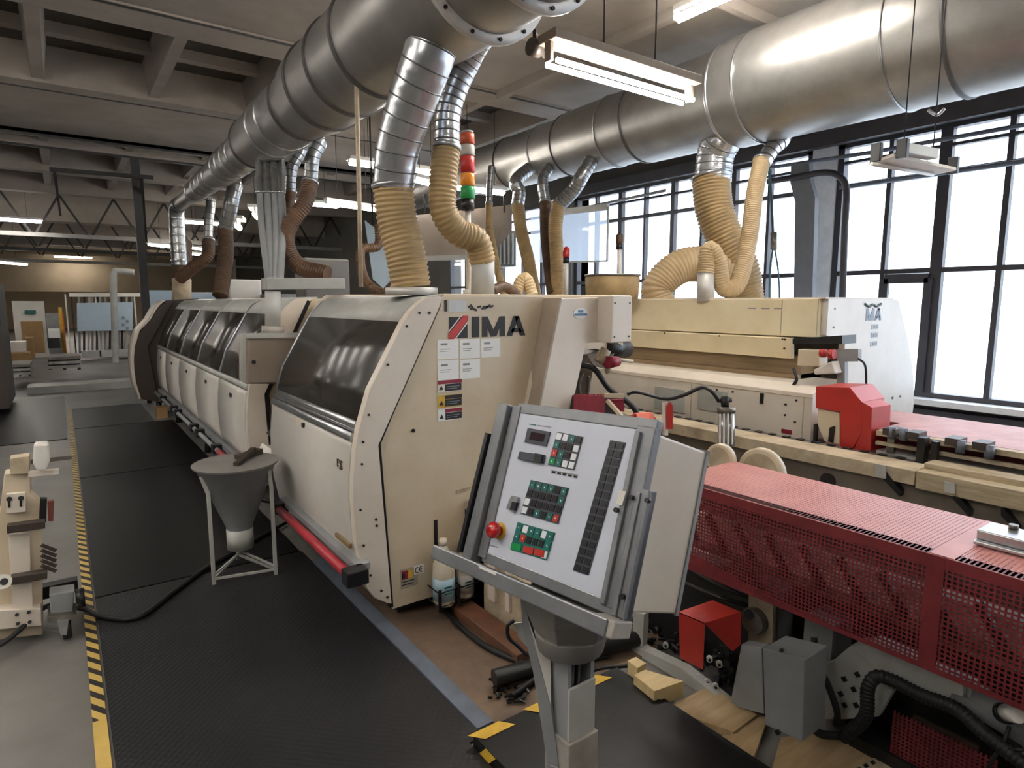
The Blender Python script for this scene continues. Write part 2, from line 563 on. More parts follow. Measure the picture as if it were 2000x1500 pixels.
H = [(1.88, .05), (2.86, .05), (3.12, .03)]
window(1, -7.9, -2.0, [(-6.4, .04), (-4.9, .08), (-3.4, .04)], H)
window(2, -2.0, 3.82, [(-1.0, .04), (0.1, .04), (1.3, .04), (2.2, .05), (2.74, .11), (3.26, .045)], H)
window(3, 4.11, 8.35, [(4.68, .04), (5.2, .07), (5.7, .04), (6.22, .07), (6.76, .04), (7.28, .08), (7.84, .04)], H)
window(5, 8.65, 12.7, [(9.3, .07), (9.9, .04), (10.6, .07), (11.3, .04), (12.0, .07)], H)
# inner opening sash of window 2
s = MB(); z0, z1 = .6, 1.8
for y in (2.79, 3.22): s.box(WX - .05, WX + .0, y - .04, y + .04, z0, z1)
s.box(WX - .05, WX, 2.79, 3.22, z1 - .05, z1 + .05)
struct('window_4', s, framedark)
# concrete pillar between the windows
p = MB().box(WX - .06, WX + .28, 3.82, 4.11, 0, 3.5)
single('pillar', p, mat('white_pillar_paint', '#E6E9EE', .7), 'white painted pillar between the two banks of tall windows', 'pillar')
struct('ground', MB().box(WX + .3, 90, -60, 90, -.6, -.5), snow)
# ------------------------------------------------------------------ floor coverings
def flat(name, x0, x1, y0, y1, z0, z1, m, label, cat, group=None, bevel=0.0):
    return single(name, MB().box(x0, x1, y0, y1, z0, z1), m, label, cat, group, bevel)


single('rubber_mat', MB().prism([(.035, .3, 0), (1.055, .3, 0), (1.055, 1.72, 0), (1.11, 1.72, 0), (1.11, 3.78, 0), (.035, 3.78, 0)], (0, 0, .010)), matrub, 'black studded rubber mat nearest the camera, in front of the cream hood', 'floor mat')
flat('rubber_mat', .035, 1.10, 3.80, 6.55, 0, .009, matrub2, 'black rubber mat under and beside the grey hopper', 'floor mat')
flat('rubber_mat', .035, 1.10, 6.57, 9.2, 0, .009, matrub2, 'dark rubber mat in the aisle beside the far row of machine hoods', 'floor mat')
flat('rubber_mat', .035, .90, 9.22, 11.0, 0, .009, matrub2, 'farthest dark rubber mat, at the end of the machine line', 'floor mat')
flat('rubber_mat', -1.6, -.04, 8.6, 12.6, 0, .008, matrub2, 'flat black patch on the floor left of the striped tape, far down the aisle', 'floor mat')  # thin black sheet over the dark stretch of floor
flat('warning_tape', -.018, .026, .3, 11.2, 0, .012, hazardtape, 'yellow and black striped tape along the left edge of the rubber mats', 'tape')
flat('metal_edging', 1.115, 1.185, 1.76, 3.6, 0, .014, bluegrey, 'blue grey metal edging strip between black mat and brown floor', 'edging strip')
flat('floor_plate', 1.19, 2.35, 1.74, 3.6, 0, .006, mat('dusty_brown_floor', '#77624F', .7, scale=4, dirt='#5F4E41'), 'dusty brown floor plate under the cream machine end', 'floor plate')
# raised platform the console stands on, black top with striped nosing
pf = thing('platform', 'low black rubber topped platform with yellow striped edge under the control console', 'platform', (1.35, 1.2, 0))
obj('deck', MB().box(1.06, 1.74, .3, 1.70, 0, .05), matrub2, pf)
hz2 = MB()
for k in range(3):
    x = 1.04 + k * .24
    hz2.prism([(x, 1.704, .0515), (x + .13, 1.704, .0515), (x + .17, 1.655, .0515), (x + .04, 1.655, .0515)], (0, 0, .0012))
for k in range(4):
    y = 1.66 - k * .16
    hz2.prism([(1.0595, y, .005), (1.0595, y - .06, .005), (1.0595, y - .10, .048), (1.0595, y - .04, .048)], (-.0012, 0, 0))
objs('striped_edge', hz2, yellow, pf)
# ------------------------------------------------------------------ near hood unit of the edge banding machine
PROF = [(1.392, 1.574), (1.351, 1.55), (1.305, 1.51), (1.266, 1.46), (1.179, 1.31), (1.094, 1.163), (1.035, .982), (1.018, .896), (1.004, .77), (1.0, .664), (1.008, .471), (1.05, .244), (1.088, .183), (1.15, .14)]


def prof_x(z):
    for a, b in zip(PROF, PROF[1:]):
        if b[1] <= z <= a[1]: return b[0] + (a[0] - b[0]) * (z - b[1]) / (a[1] - b[1])
    return 1.0


def sub(z0, z1, dx=0.0):
    P = [(x, z) for x, z in PROF if z0 < z < z1]
    P = [(prof_x(z1), z1)] + P + [(prof_x(z0), z0)]
    return [(x + dx, z) for x, z in P]


m1 = thing('edge_banding_machine', 'near cream end of the edge banding machine with smoked glass hood and large black letters', 'machine', (1.6, 3.2, 0))
body = MB()
ins = [(1.50, 1.575), (1.165, .90), (1.205, .09), (1.95, .09), (2.35, .09), (2.35, 1.575)]
body.prism([(x, 2.645, z) for x, z in ins], (0, 1.27, 0))
obj('body', body, cream, m1, .004)
# end plate
ep = [(1.485, 1.579), (1.478, 1.53), (1.15, .905), (1.19, .085), (1.87, .085), (2.12, 1.579)]
obj('end_panel', MB().prism([(x, 2.63, z) for x, z in ep], (0, .016, 0)), cream, m1, .002)
# curved trim plate outside the seam
tr = [(1.47, 1.575)] + PROF + [(1.172, .13), (1.128, .905), (1.458, 1.535)]
obj('hood_side_plate', MB().prism([(x, 2.60, z) for x, z in tr], (0, .05, 0)), cream_light, m1, .002)
obj('seam_seal', MB().bar((1.466, 2.634, 1.56), (1.139, 2.634, .905), .02, .022, (0, 1, 0)).bar((1.139, 2.634, .91), (1.181, 2.634, .10), .02, .022, (0, 1, 0)), black, m1)
bo = MB()
for z, dx in ((1.50, .05), (1.44, .028), (1.27, .028), (1.05, .028), (.93, .03), (.83, .035), (.62, .03), (.45, .03), (.30, .03), (.21, .05)):
    bo.cyl((prof_x(z) + dx, 2.601, z), (prof_x(z) + dx, 2.595, z), .0055, seg=8)
for (x, z) in ((1.105, .56), (1.107, .53), (1.15, .17), (1.40, 1.50)):
    bo.cyl((x, 2.601, z), (x, 2.595, z), .006, seg=8)
objs('bolt', bo, darkmetal, m1)
obj('hood_glass', MB().strip(sub(1.015, 1.46), 2.65, 3.92, .012), smoked, m1)
obj('hood_cap', MB().strip([(1.50, 1.585)] + sub(1.46, 1.573), 2.652, 3.93, .016), greylight, m1)
obj('hood_lip', MB().strip([(x - .004, z) for x, z in sub(.985, 1.02)], 2.65, 3.95, .02).strip([(x - .012, z) for x, z in sub(.93, .968)], 2.65, 3.95, .03).strip([(x - .003, z) for x, z in sub(.97, .984)], 2.65, 3.95, .02), alu, m1)
obj('hood_edge', MB().strip([(x - .004, z) for x, z in sub(.985, 1.56)], 3.92, 3.955, .02), alu, m1)
dr = obj('door', MB().strip(sub(.20, .928), 2.655, 3.95, .014), doorpaint, m1)
obj('lock', MB().cyl((prof_x(.90) + .005, 3.32, .895), (prof_x(.90) - .012, 3.32, .895), .014, seg=12), darkmetal, dr)
obj('lock_plate', MB().box(prof_x(.9) - .004, prof_x(.9) + .006, 3.35, 3.46, .87, .915), cream_light, dr)
lt = MB()
zz = .80
for (dy, dz, h, w) in ((0, 0, .035, .006), (0, .014, .006, .018), (0, -.014, .006, .018), (0, 0, .006, .014)):
    lt.box(1.003, 1.012, 2.80 + dy, 2.80 + dy - w, zz + dz - h / 2 * (h > .01), zz + dz + h / 2 * (h > .01) + (.006 if h < .01 else 0))
lt.bar((1.004, 2.765, zz + .017), (1.004, 2.735, zz - .017), .006, .008).bar((1.004, 2.765, zz + .017), (1.004, 2.735, zz + .017), .006, .008).bar((1.004, 2.765, zz - .017), (1.004, 2.735, zz - .017), .006, .008)
obj('lettering', lt, mat('brown_print', '#5A4A3A', .5), dr)
obj('small_plate', MB().box(.995, 1.01, 2.66, 2.84, .425, .445), mat('tan_plate', '#8A7453', .5), dr)
# red contact bar under the door
rbm = MB().tube([(.955, 2.56, .345), (.955, 3.66, .345)], .023, 12)
obj('contact_bar', rbm, redbar, m1)
objs('contact_bar_end', MB().box(.92, 1.02, 2.49, 2.57, .315, .385).box(.93, 1.01, 3.65, 3.72, .32, .38), black, m1, .006)
obj('bar_carrier', MB().box(.985, 1.05, 2.55, 3.75, .355, .385).box(.96, 1.0, 2.6, 3.7, .30, .32), greypaint, m1)
# protruding cover to the right of the logo
sc = MB()
FRP = [at(x, y, Y=2.49) for x, y in ((1097, 583), (1182, 581), (1181, 668), (1145, 670), (1113, 815), (1075, 1000), (1010, 1000), (1053, 805))]
sc.prism(FRP, (0, .14, 0))
obj('side_cover', sc, cream_light, m1, .004)
BKP = [at(x, y, Y=2.628) for x, y in ((1066, 583), (1026, 800), (985, 1000))]
sk = MB().prism([FRP[0], BKP[0], BKP[1], FRP[7]], (-.012, 0, .002)).prism([FRP[7], BKP[1], BKP[2], FRP[6]], (-.012, 0, .002))
obj('side_cover_flank', sk, mat('shaded_flank_paint', '#A79786', .5, scale=4, dirt='#98887A'), m1)  # darker tone paints in the shade on the cover's left side
oa = at(1196, 575, Y=2.38); ob_ = at(1233, 668, Y=2.38)
hb = obj('overhead_box', MB().box(oa.x, ob_.x, 2.38, 2.56, ob_.z, 1.585), cream_light, m1, .008)
b2 = MB()
for x in (oa.x + .02, ob_.x - .02):
    for z in (1.365, 1.545): b2.cyl((x, 2.381, z), (x, 2.377, z), .005, seg=8)
objs('bolt', b2, darkmetal, hb)
obj('top_cover', MB().box(1.5, 2.75, 2.64, 3.92, 1.55, 1.59), cream, m1, .004)
obj('back_wing', MB().box(2.30, 2.75, 2.66, 3.92, 1.25, 1.56), cream, m1, .004)
# logo
yl = 2.6285
lg = obj('logo_mark', MB().box(1.523, 1.625, yl - .002, yl + .004, 1.375, 1.478), ink, m1)
obj('red_stripe', MB().prism([(1.517, yl - .004, 1.372), (1.545, yl - .004, 1.372), (1.628, yl - .004, 1.462), (1.628, yl - .004, 1.484), (1.60, yl - .004, 1.484), (1.517, yl - .004, 1.398)], (0, .003, 0)), redprint, lg)
obj('white_line', MB().prism([(1.550, yl - .0035, 1.372), (1.557, yl - .0035, 1.372), (1.628, yl - .0035, 1.450), (1.628, yl - .0035, 1.459)], (0, .002, 0)).prism([(1.517, yl - .0035, 1.404), (1.517, yl - .0035, 1.411), (1.586, yl - .0035, 1.484), (1.593, yl - .0035, 1.484)], (0, .002, 0)), paper, lg)


def letters(x0, z0, h, y, sx=1.0):
    """the letters I M A in a heavy sans face"""
    o = []
    def P(pts): return MB().prism([(x0 + a * h * sx, y, z0 + b * h) for a, b in pts], (0, .003, 0))
    o.append(P([(0, 0), (.36, 0), (.36, 1), (0, 1)]))
    a = .52
    M = MB()
    for q in ([(a, 0), (a + .27, 0), (a + .27, 1), (a, 1)], [(a + .93, 0), (a + 1.2, 0), (a + 1.2, 1), (a + .93, 1)], [(a + .27, 1), (a + .60, .32), (a + .60, 0), (a + .46, 0), (a + .27, .5)], [(a + .93, 1), (a + .93, .5), (a + .74, 0), (a + .60, 0), (a + .60, .32)]):
        M.prism([(x0 + u * h * sx, y, z0 + v * h) for u, v in q], (0, .003, 0))
    o.append(M)
    a = 1.84; A = MB()
    for q in ([(a, 0), (a + .28, 0), (a + .66, 1), (a + .36, 1)], [(a + 1.02, 0), (a + .74, 0), (a + .40, 1), (a + .66, 1)], [(a + .2, .18), (a + .82, .18), (a + .74, .38), (a + .28, .38)]):
        A.prism([(x0 + u * h * sx, y, z0 + v * h) for u, v in q], (0, .003, 0))
    o.append(A)
    return o


for mb_ in letters(1.652, 1.376, .102, yl - .003, 1.13): obj('logo_letter', mb_, ink, m1)
# paper notes
for i, (x, z, n) in enumerate(((1.455, 1.288, 0), (1.58, 1.285, 0), (1.705, 1.283, 0), (1.455, 1.187, 0), (1.58, 1.184, 0))):
    pn = obj('paper_note', MB().box(x, x + .117, yl - .001, yl + .002, z - .012, z + .083), paper, m1)
    obj('printed_line', MB().box(x + .018, x + .055, yl - .002, yl, z + .055, z + .065).box(x + .015, x + .07, yl - .002, yl, z + .035, z + .038).box(x + .015, x + .06, yl - .002, yl, z + .025, z + .028), printgrey, pn)
# warning labels
for i, z in enumerate((1.127, 1.052, .985)):
    wl = obj('warning_label', MB().box(1.453, 1.588, yl - .002, yl + .001, z - .012, z + .048), [cream_light, yellow, paper][i], m1)
    obj('label_text_field', MB().box(1.493, 1.586, yl - .003, yl, z - .008, z + .026), ink, wl)
    obj('label_band', MB().box(1.493 if i else 1.453, 1.588, yl - .0035, yl, z + .028, z + .046), [maroon, ink, maroon][i], wl)
    obj('label_symbol', MB().prism([(1.46, yl - .003, z), (1.484, yl - .003, z), (1.472, yl - .003, z + .022)], (0, .002, 0)), ink, wl)
    obj('label_writing', MB().box(1.50, 1.575, yl - .0045, yl - .002, z + .012, z + .015).box(1.50, 1.56, yl - .0045, yl - .002, z + .002, z + .005), printgrey, wl)
st = MB()
hd = MB()
for k, (x, z, w, a) in enumerate(((1.632, 1.525, .022, .5), (1.655, 1.52, .028, -.4), (1.685, 1.524, .02, .3), (1.71, 1.518, .03, .1), (1.735, 1.522, .03, .45), (1.76, 1.526, .02, .3), (1.645, 1.513, .02, .9), (1.72, 1.528, .03, 0))):
    hd.bar((x, yl - .001, z), (x + w * math.cos(a), yl - .001, z + w * math.sin(a)), .009, .004, (0, 1, 0))
obj('script_lettering', hd, ink, m1)
obj('top_sticker', MB().box(1.52, 1.62, yl - .001, yl + .001, 1.502, 1.56), mat('pale_grey_sticker', '#C9CBCC', .5), m1)
obj('vertical_sticker', MB().box(1.498, 1.512, yl - .001, yl + .001, 1.505, 1.56), ink, m1)
# oval sticker on the cover
ov = MB().tube([(2.245, 2.4885, 1.49), (2.245, 2.486, 1.49)], .03, 20)
for i, p_ in enumerate(ov.v): ov.v[i] = Vector((2.245 + (p_.x - 2.245) * 1.7, p_.y, p_.z))
oo = obj('oval_sticker', ov, paper, m1)
obj('sticker_print', MB().box(2.20, 2.29, 2.4845, 2.4865, 1.478, 1.49).box(2.225, 2.262, 2.4845, 2.4865, 1.495, 1.507), inkblue, oo)
# label group low on the end panel
ce = obj('rating_label', MB().box(1.235, 1.325, yl - .002, yl + .001, .175, .27), mat('grey_label', '#A9A294', .5), m1)
obj('coloured_field', MB().box(1.24, 1.27, yl - .004, yl, .22, .262), maroon, ce)
obj('coloured_field', MB().box(1.272, 1.298, yl - .004, yl, .22, .262), yellow, ce)
obj('coloured_field', MB().box(1.24, 1.255, yl - .005, yl, .225, .25), ink, ce)
obj('printed_line', MB().box(1.24, 1.31, yl - .004, yl, .205, .209).box(1.24, 1.30, yl - .004, yl, .19, .194), ink, ce)
cl = obj('ce_label', MB().box(1.305, 1.36, yl - .003, yl + .001, .228, .272), paper, m1)
cm = MB()
for cx, e in ((1.322, 0), (1.345, 1)):
    pts = [(cx + .010 * math.cos(t), yl - .0035, .25 + .014 * math.sin(t)) for t in [math.radians(a) for a in range(60, 301, 24)]]
    cm.tube(pts, .0022, 6)
    if e: cm.bar((cx - .010, yl - .0035, .25), (cx + .003, yl - .0035, .25), .004)
obj('ce_letters', cm, ink, cl)
objs('slot', MB().box(1.42, 1.44, yl - .002, yl + .002, .30, .48).box(1.60, 1.62, yl - .002, yl + .002, .36, .50), darkmetal, m1)
obj('screw', MB().cyl((1.318, yl + .003, .945), (1.318, yl - .006, .945), .009, seg=10), darkmetal, m1)
obj('scratched_strip', MB().bar((1.55, yl - .002, .60), (1.76, yl - .002, .615), .016, .004, (0, 1, 0)), cream_dusty, m1)
# lower skirt running forward under the console
skirt = obj('skirt', MB().box(1.60, 2.25, 2.04, 2.64, .02, .30).box(1.60, 1.66, 2.45, 2.62, .02, .55), cream_dusty, m1, .004)
objs('skirt_post', MB().box(1.585, 1.6, 2.34, 2.40, .12, .34).box(1.585, 1.6, 2.22, 2.25, .12, .34), cream_light, m1)
obj('base_beam', MB().box(1.25, 2.35, 2.7, 3.9, .02, .1), darkmetal, m1)
# timber under the skirt
single('timber_beam', MB().box(1.47, 1.58, 2.0, 2.60, .007, .055), rust, 'reddish brown timber lying along the cream skirt behind the console post', 'timber', bevel=.004)
single('black_cable', MB().tube(smoothpath([(1.46, 2.62, .02), (1.43, 2.4, .02), (1.44, 2.15, .02), (1.52, 1.95, .02), (1.66, 1.9, .02)]), .014, 8), blackrub, 'thick black cable curving over the brown floor beside the timber', 'cable')
# bottles in a wire holder
br = thing('bottle_holder', 'black wire bottle holder fixed low on the cream end panel', 'bottle holder', (1.47, 2.55, .06))
bh = MB()
for x0 in (1.375, 1.50):
    for z in (.16, .09):
        bh.tube([(x0, 2.615, z), (x0, 2.50, z), (x0 + .11, 2.50, z), (x0 + .11, 2.615, z)], .004, 6)
objs('wire_frame', bh, black, br)
for x0 in (1.375, 1.48, 1.61): obj('strap', MB().box(x0 - .008, x0 + .008, 2.493, 2.50, .07, .18), black, br)


def bottle(x, y, z, s, lab, label):
    t = thing('plastic_bottle', label, 'bottle', (x, y, z))
    obj('bottle_body', MB().lathe([(0, .048 * s), (.01, .054 * s), (.15 * s, .054 * s), (.2 * s, .052 * s), (.25 * s, .036 * s), (.285 * s, .018 * s), (.30 * s, .016 * s)], (x, y, z)), bottlewhite, t)
    obj('cap', MB().lathe([(.295 * s, .019 * s), (.325 * s, .018 * s)], (x, y, z)), cream_light, t)
    obj('label_wrap', MB().lathe([(.03 * s, .0546 * s), (.14 * s, .0546 * s)], (x, y, z)), lab, t)
    obj('label_text', MB().box(x - .028, x + .012, y - .0575 * s, y - .054 * s, z + .10 * s, z + .108 * s).box(x - .028, x + .018, y - .0575 * s, y - .054 * s, z + .085 * s, z + .089 * s).box(x - .028, x + .01, y - .0575 * s, y - .054 * s, z + .07 * s, z + .074 * s), teal, t)


bottle(1.43, 2.555, .075, 1.02, labelblue, 'large milky plastic bottle with pale blue label in the wire holder')
bottle(1.555, 2.56, .08, .86, offwhite, 'smaller white bottle right of the blue labelled bottle, behind the console tray')
# ------------------------------------------------------------------ far row of hoods
def hood_row(root, y0, y1, cuts, dz=0.0):
    body = MB().prism([(1.50, y0 + .02, 1.575), (1.165, y0 + .02, .90), (1.205, y0 + .02, .25), (2.35, y0 + .02, .25), (2.35, y0 + .02, 1.575)], (0, y1 - y0 - .04, 0))
    obj('body', body, cream, root)
    tr = [(1.50, 1.575)] + PROF[:-2] + [(1.15, .25), (1.128, .905), (1.458, 1.535)]
    obj('hood_side_plate', MB().prism([(x, y0, z) for x, z in tr], (0, .05, 0)), cream_light, root, .002)
    obj('seam_seal', MB().bar((1.466, y0 + .01, 1.56), (1.139, y0 + .01, .905), .02, .03, (0, 1, 0)).bar((1.139, y0 + .01, .91), (1.16, y0 + .01, .28), .02, .03, (0, 1, 0)), black, root)
    obj('hood_cap', MB().strip([(1.55, 1.588)] + sub(1.46, 1.573), y0 + .05, y1, .016), greylight, root)
    for a, b in zip(cuts, cuts[1:]):
        obj('hood_glass', MB().strip(sub(.985, 1.46), a + .03, b - .03, .012), smoked, root)
        d = obj('door', MB().strip(sub(.42, .93), a + .015, b - .015, .014), doorpaint, root)
        obj('lock', MB().box(prof_x(.84) - .008, prof_x(.84) + .004, (a + b) / 2 - .03, (a + b) / 2 + .03, .83, .86), darkmetal, d)
    for c in cuts[1:-1]:
        obj('hood_rib', MB().strip([(x - .006, z) for x, z in sub(.94, 1.573)], c - .025, c + .025, .02), alu, root)
    obj('hood_lip', MB().strip([(x - .008, z) for x, z in sub(.94, .98)], y0 + .05, y1, .02), greylight, root)


fm = thing('edge_banding_machine', 'long far section of the machine line with a row of curved smoked hoods', 'machine', (1.5, 7, 0))
hood_row(fm, 4.55, 9.55, [4.6, 5.55, 6.6, 7.65, 8.7, 9.55])
obj('contact_bar', MB().tube([(.95, 4.75, .36), (.95, 5.35, .36)], .024, 10), redbar, fm)
objs('contact_bar_end', MB().box(.93, 1.02, 4.66, 4.76, .33, .39), black, fm, .006)
obj('guide_rail', MB().tube([(.95, 5.35, .36), (.95, 9.4, .36)], .02, 10).box(.99, 1.05, 4.7, 9.5, .36, .40), greypaint, fm)
cl_ = MB()
for y in (5.45, 6.2, 6.5, 7.5, 7.8, 8.7): cl_.box(.92, .99, y - .04, y + .04, .33, .40)
objs('bar_clamp', cl_, black, fm)
under = MB().box(1.3, 2.3, 4.7, 9.4, .02, .26)
for i in range(26):
    y = 4.9 + random.random() * 4.3; x = 1.12 + random.random() * .2; z = .06 + random.random() * .18
    under.box(x, x + .06 + random.random() * .1, y, y + .08 + random.random() * .15, z, z + .05 + random.random() * .08)
obj('undercarriage', under, darkmetal, fm)
for y in (5.2, 7.0, 9.0): obj('foot', MB().cyl((1.15, y, 0), (1.15, y, .15), .04, .025), darkmetal, fm)
# link piece between near and far hoods
lk = thing('machine_link_unit', 'cream linking unit between the near hood and the far row of hoods', 'machine', (1.8, 4.2, 0))
obj('body', MB().box(1.45, 2.35, 3.98, 4.5, .15, 1.40), cream, lk, .01)
hb_ = obj('angled_hood', MB().prism([(1.45, 4.0, 1.38), (1.5, 4.0, 1.56), (1.56, 4.0, 1.60), (1.9, 4.0, 1.60), (1.9, 4.0, 1.38)], (0, .45, 0)), cream_light, lk, .006)
obj('chute', MB().prism([(1.05, 4.02, .60), (1.0, 4.02, .52), (1.35, 4.02, .34), (1.40, 4.02, .44)], (0, .35, 0)), offwhite, lk, .006)
obj('chute_arm', MB().bar((1.02, 4.05, .74), (1.12, 3.98, .60), .04, .03).bar((.86, 4.2, .48), (1.2, 4.1, .44), .02), steel, lk)
obj('inner_parts', MB().box(1.1, 1.45, 4.05, 4.4, .2, .50).tube(smoothpath([(1.0, 4.4, .5), (.93, 4.4, .3), (1.05, 4.35, .2), (1.2, 4.2, .22)]), .018, 8), darkmetal, lk)
# third, dark-ended unit
td = thing('edge_banding_machine', 'last hood unit far down the line, with a dark brown end face', 'machine', (1.5, 10.5, 0))
P3 = [(x - .20 - .05 * (z < 1.2), z) for x, z in PROF]
end = [(1.6, 1.60)] + [(x, z) for x, z in P3[:-2]] + [(1.1, .16), (1.5, .12), (1.6, .3)]
obj('end_panel', MB().prism([(x, 9.72, z) for x, z in end], (0, .03, 0)), darkbrown, td, .003)
obj('side_skin', MB().strip([(x - .02, z) for x, z in P3[:-2]], 9.72, 10.35, .03), cream_light, td)
obj('seam_seal', MB().bar((1.28, 9.71, 1.56), (.93, 9.71, .95), .015, .02, (0, 1, 0)).bar((.93, 9.71, .95), (1.0, 9.71, .3), .015, .02, (0, 1, 0)), black, td)
obj('body', MB().box(1.3, 2.4, 9.78, 11.2, .2, 1.55), darkbrown, td)
obj('foot', MB().cyl((1.02, 9.8, 0), (1.02, 9.8, .2), .035), darkmetal, td)
obj('foot', MB().cyl((1.02, 11.0, 0), (1.02, 11.0, .2), .035), darkmetal, td)
objs('side_knob', MB().box(.82, .88, 10.2, 10.3, .34, .40).box(.86, .93, 9.9, 10.0, .24, .30), black, td)
single('white_drum', MB().cyl((1.22, 10.0, .02), (1.22, 10.0, .19), .12), offwhite, 'small white drum on the floor below the dark ended hood', 'drum')
single('cardboard_box', MB().box(.95, 1.08, 9.45, 9.6, .0, .15), cardboard, 'small brown carton on the floor under the far hoods', 'box')
# ------------------------------------------------------------------ second machine half (mirrored), right side
m2 = thing('edge_banding_machine', 'cream right hand machine half with white curved end plate by the windows', 'machine', (5.4, 5, 0))
X2 = 4.6; Y2 = 2.42
obj('upper_hood', MB().box(X2, 5.7, Y2 + .05, 10, 1.285, 1.575), cream_warm, m2, .004)
obj('hood_top', MB().box(X2 + .02, 5.72, Y2 + .0, 10, 1.575, 1.585), cream_light, m2)
lp = obj('hood_valance', MB().prism([(X2 + .04, 2.66, 1.28), (X2 - .02, 2.66, 1.27), (X2 + .015, 2.66, 1.11), (X2 + .06, 2.66, 1.11)], (0, 7.3, 0)), cream_warm, m2, .003)
b3 = MB()
for y in (2.72, 3.3, 3.9, 4.5): b3.cyl((X2 - .02, y, 1.262), (X2 - .028, y, 1.262), .007, seg=8)
for z in (1.26, 1.19): b3.cyl((X2 - .02, 2.70, z), (X2 - .028, 2.70, z), .008, seg=8)
objs('bolt', b3, darkmetal, lp)
for y in (2.46, 2.75): objs('panel_joint', MB().box(X2 - .003, X2 + .002, y, y + .006, 1.29, 1.572), cream_dusty, m2)
pr = MB()
for y in (2.98, 2.86, 2.75): pr.box(X2 - .002, X2 + .002, y, y + .07, 1.495, 1.505)
objs('side_print', pr, printgrey, m2)
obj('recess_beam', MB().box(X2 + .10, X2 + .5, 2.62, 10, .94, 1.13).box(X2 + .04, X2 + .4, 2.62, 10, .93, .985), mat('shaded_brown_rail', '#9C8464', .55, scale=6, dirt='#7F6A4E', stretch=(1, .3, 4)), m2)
lb = obj('lower_body', MB().box(4.30, 4.9, 2.30, 10, .56, .90).prism([(4.30, 2.3, .90), (4.42, 2.3, .95), (4.9, 2.3, .95), (4.9, 2.3, .90)], (0, 7.7, 0)), cream_light, m2, .004)
sl = MB()
sl.box(4.293, 4.30, 2.68, 2.71, .78, .86)
for (y, z) in ((2.5, .80), (2.5, .72), (2.42, .84), (2.42, .68), (2.95, .84), (3.1, .84), (3.25, .84)): sl.cyl((4.302, y, z), (4.292, y, z), .008, seg=8)
objs('slot', sl, darkmetal, lb)
objs('panel_joint', MB().box(4.296, 4.302, 2.3, 10, .868, .873).box(4.296, 4.302, 2.36, 2.366, .57, .87).box(4.296, 4.302, 3.35, 3.356, .57, .87), cream_dusty, lb)
obj('red_badge', MB().box(4.293, 4.30, 2.44, 2.52, .585, .615), maroon, lb)
obj('grey_plate', MB().box(4.29, 4.30, 3.0, 3.28, .66, .83), greylight, lb)
obj('grey_plate', MB().box(4.29, 4.30, 3.42, 3.75, .60, .80), greylight, lb)
# white end plate with curved outer edge
P2 = [(5.82, 1.56), (5.93, 1.42), (6.08, 1.20), (6.20, .99), (6.27, .8), (6.30, .6), (6.27, .4), (6.18, .2)]
e2 = [(4.66, 1.575), (4.66, 1.30), (4.95, 1.24), (5.02, .2)] + P2[::-1] + [(5.8, 1.575)]
ep2 = obj('end_panel', MB().prism([(x, Y2, z) for x, z in e2], (0, .05, 0)), offwhite, m2, .003)
obj('curved_side', MB().prism([(x, Y2 + .05, z) for x, z in ([(5.7, 1.56)] + P2 + [(5.7, .2)])], (0, 7.5, 0)), offwhite, m2)
L2 = letters(5.02, 1.40, .10, Y2 - .003, 1.13)
for q in L2[1:]:
    for i in range(len(q.v)): q.v[i].x += .18
    obj('logo_letter', q, mat('faded_blue_print', '#7E8FA0', .5) if 'faded_blue_print' not in MATS else MATS['faded_blue_print'], ep2)
obj('dark_scroll', MB().tube(smoothpath([(5.22, Y2 - .003, 1.535), (5.29, Y2 - .003, 1.515), (5.36, Y2 - .003, 1.53), (5.42, Y2 - .003, 1.515), (5.50, Y2 - .003, 1.535)]), .010, 6), mat('dark_green_print', '#3B4A45', .5), ep2)
for z in (1.33, 1.26, 1.19):
    k = obj('warning_label', MB().box(5.37, 5.48, Y2 - .003, Y2, z, z + .04), mat('faded_label', '#A5AEB6', .5) if 'faded_label' not in MATS else MATS['faded_label'], ep2)
    obj('label_text_field', MB().box(5.40, 5.475, Y2 - .005, Y2 - .002, z + .006, z + .028), greypaint, k)
objs('bolt', MB().cyl((5.85, Y2, .72), (5.85, Y2 - .008, .72), .012, seg=8).cyl((6.0, Y2, .72), (6.0, Y2 - .008, .72), .010, seg=8).cyl((4.76, Y2, 1.50), (4.76, Y2 - .006, 1.50), .007, seg=8).cyl((4.76, Y2, 1.36), (4.76, Y2 - .006, 1.36), .007, seg=8), greypaint, ep2)
# red hook shaped guard
XG = 3.93


def pxpoly(pts, X=None, Y=None, Z=None): return [at(x, y, X=X, Y=Y, Z=Z) for x, y in pts]


gd = obj('red_guard', MB().prism(pxpoly([(1593, 755), (1660, 757), (1683, 785), (1683, 845), (1660, 886), (1640, 880), (1641, 805), (1593, 797)], X=XG), (.30, 0, 0)), redbright, m2, .003)
obj('guard_flank', MB().prism(pxpoly([(1683, 785), (1703, 796), (1700, 880), (1662, 888), (1683, 845)], X=XG - .002), (.2, -.02, 0)), red, m2)
obj('pivot_plate', MB().prism(pxpoly([(1597, 797), (1640, 806), (1640, 868), (1610, 862), (1597, 830)], X=XG + .01), (.15, 0, 0)), cream, m2, .003)
objs('dark_slot', MB().prism(pxpoly([(1620, 835), (1630, 832), (1626, 865), (1617, 862)], X=XG), (.02, 0, 0)).prism(pxpoly([(1589, 828), (1596, 828), (1594, 864), (1588, 862)], X=XG), (.02, 0, 0)), darkmetal, m2)
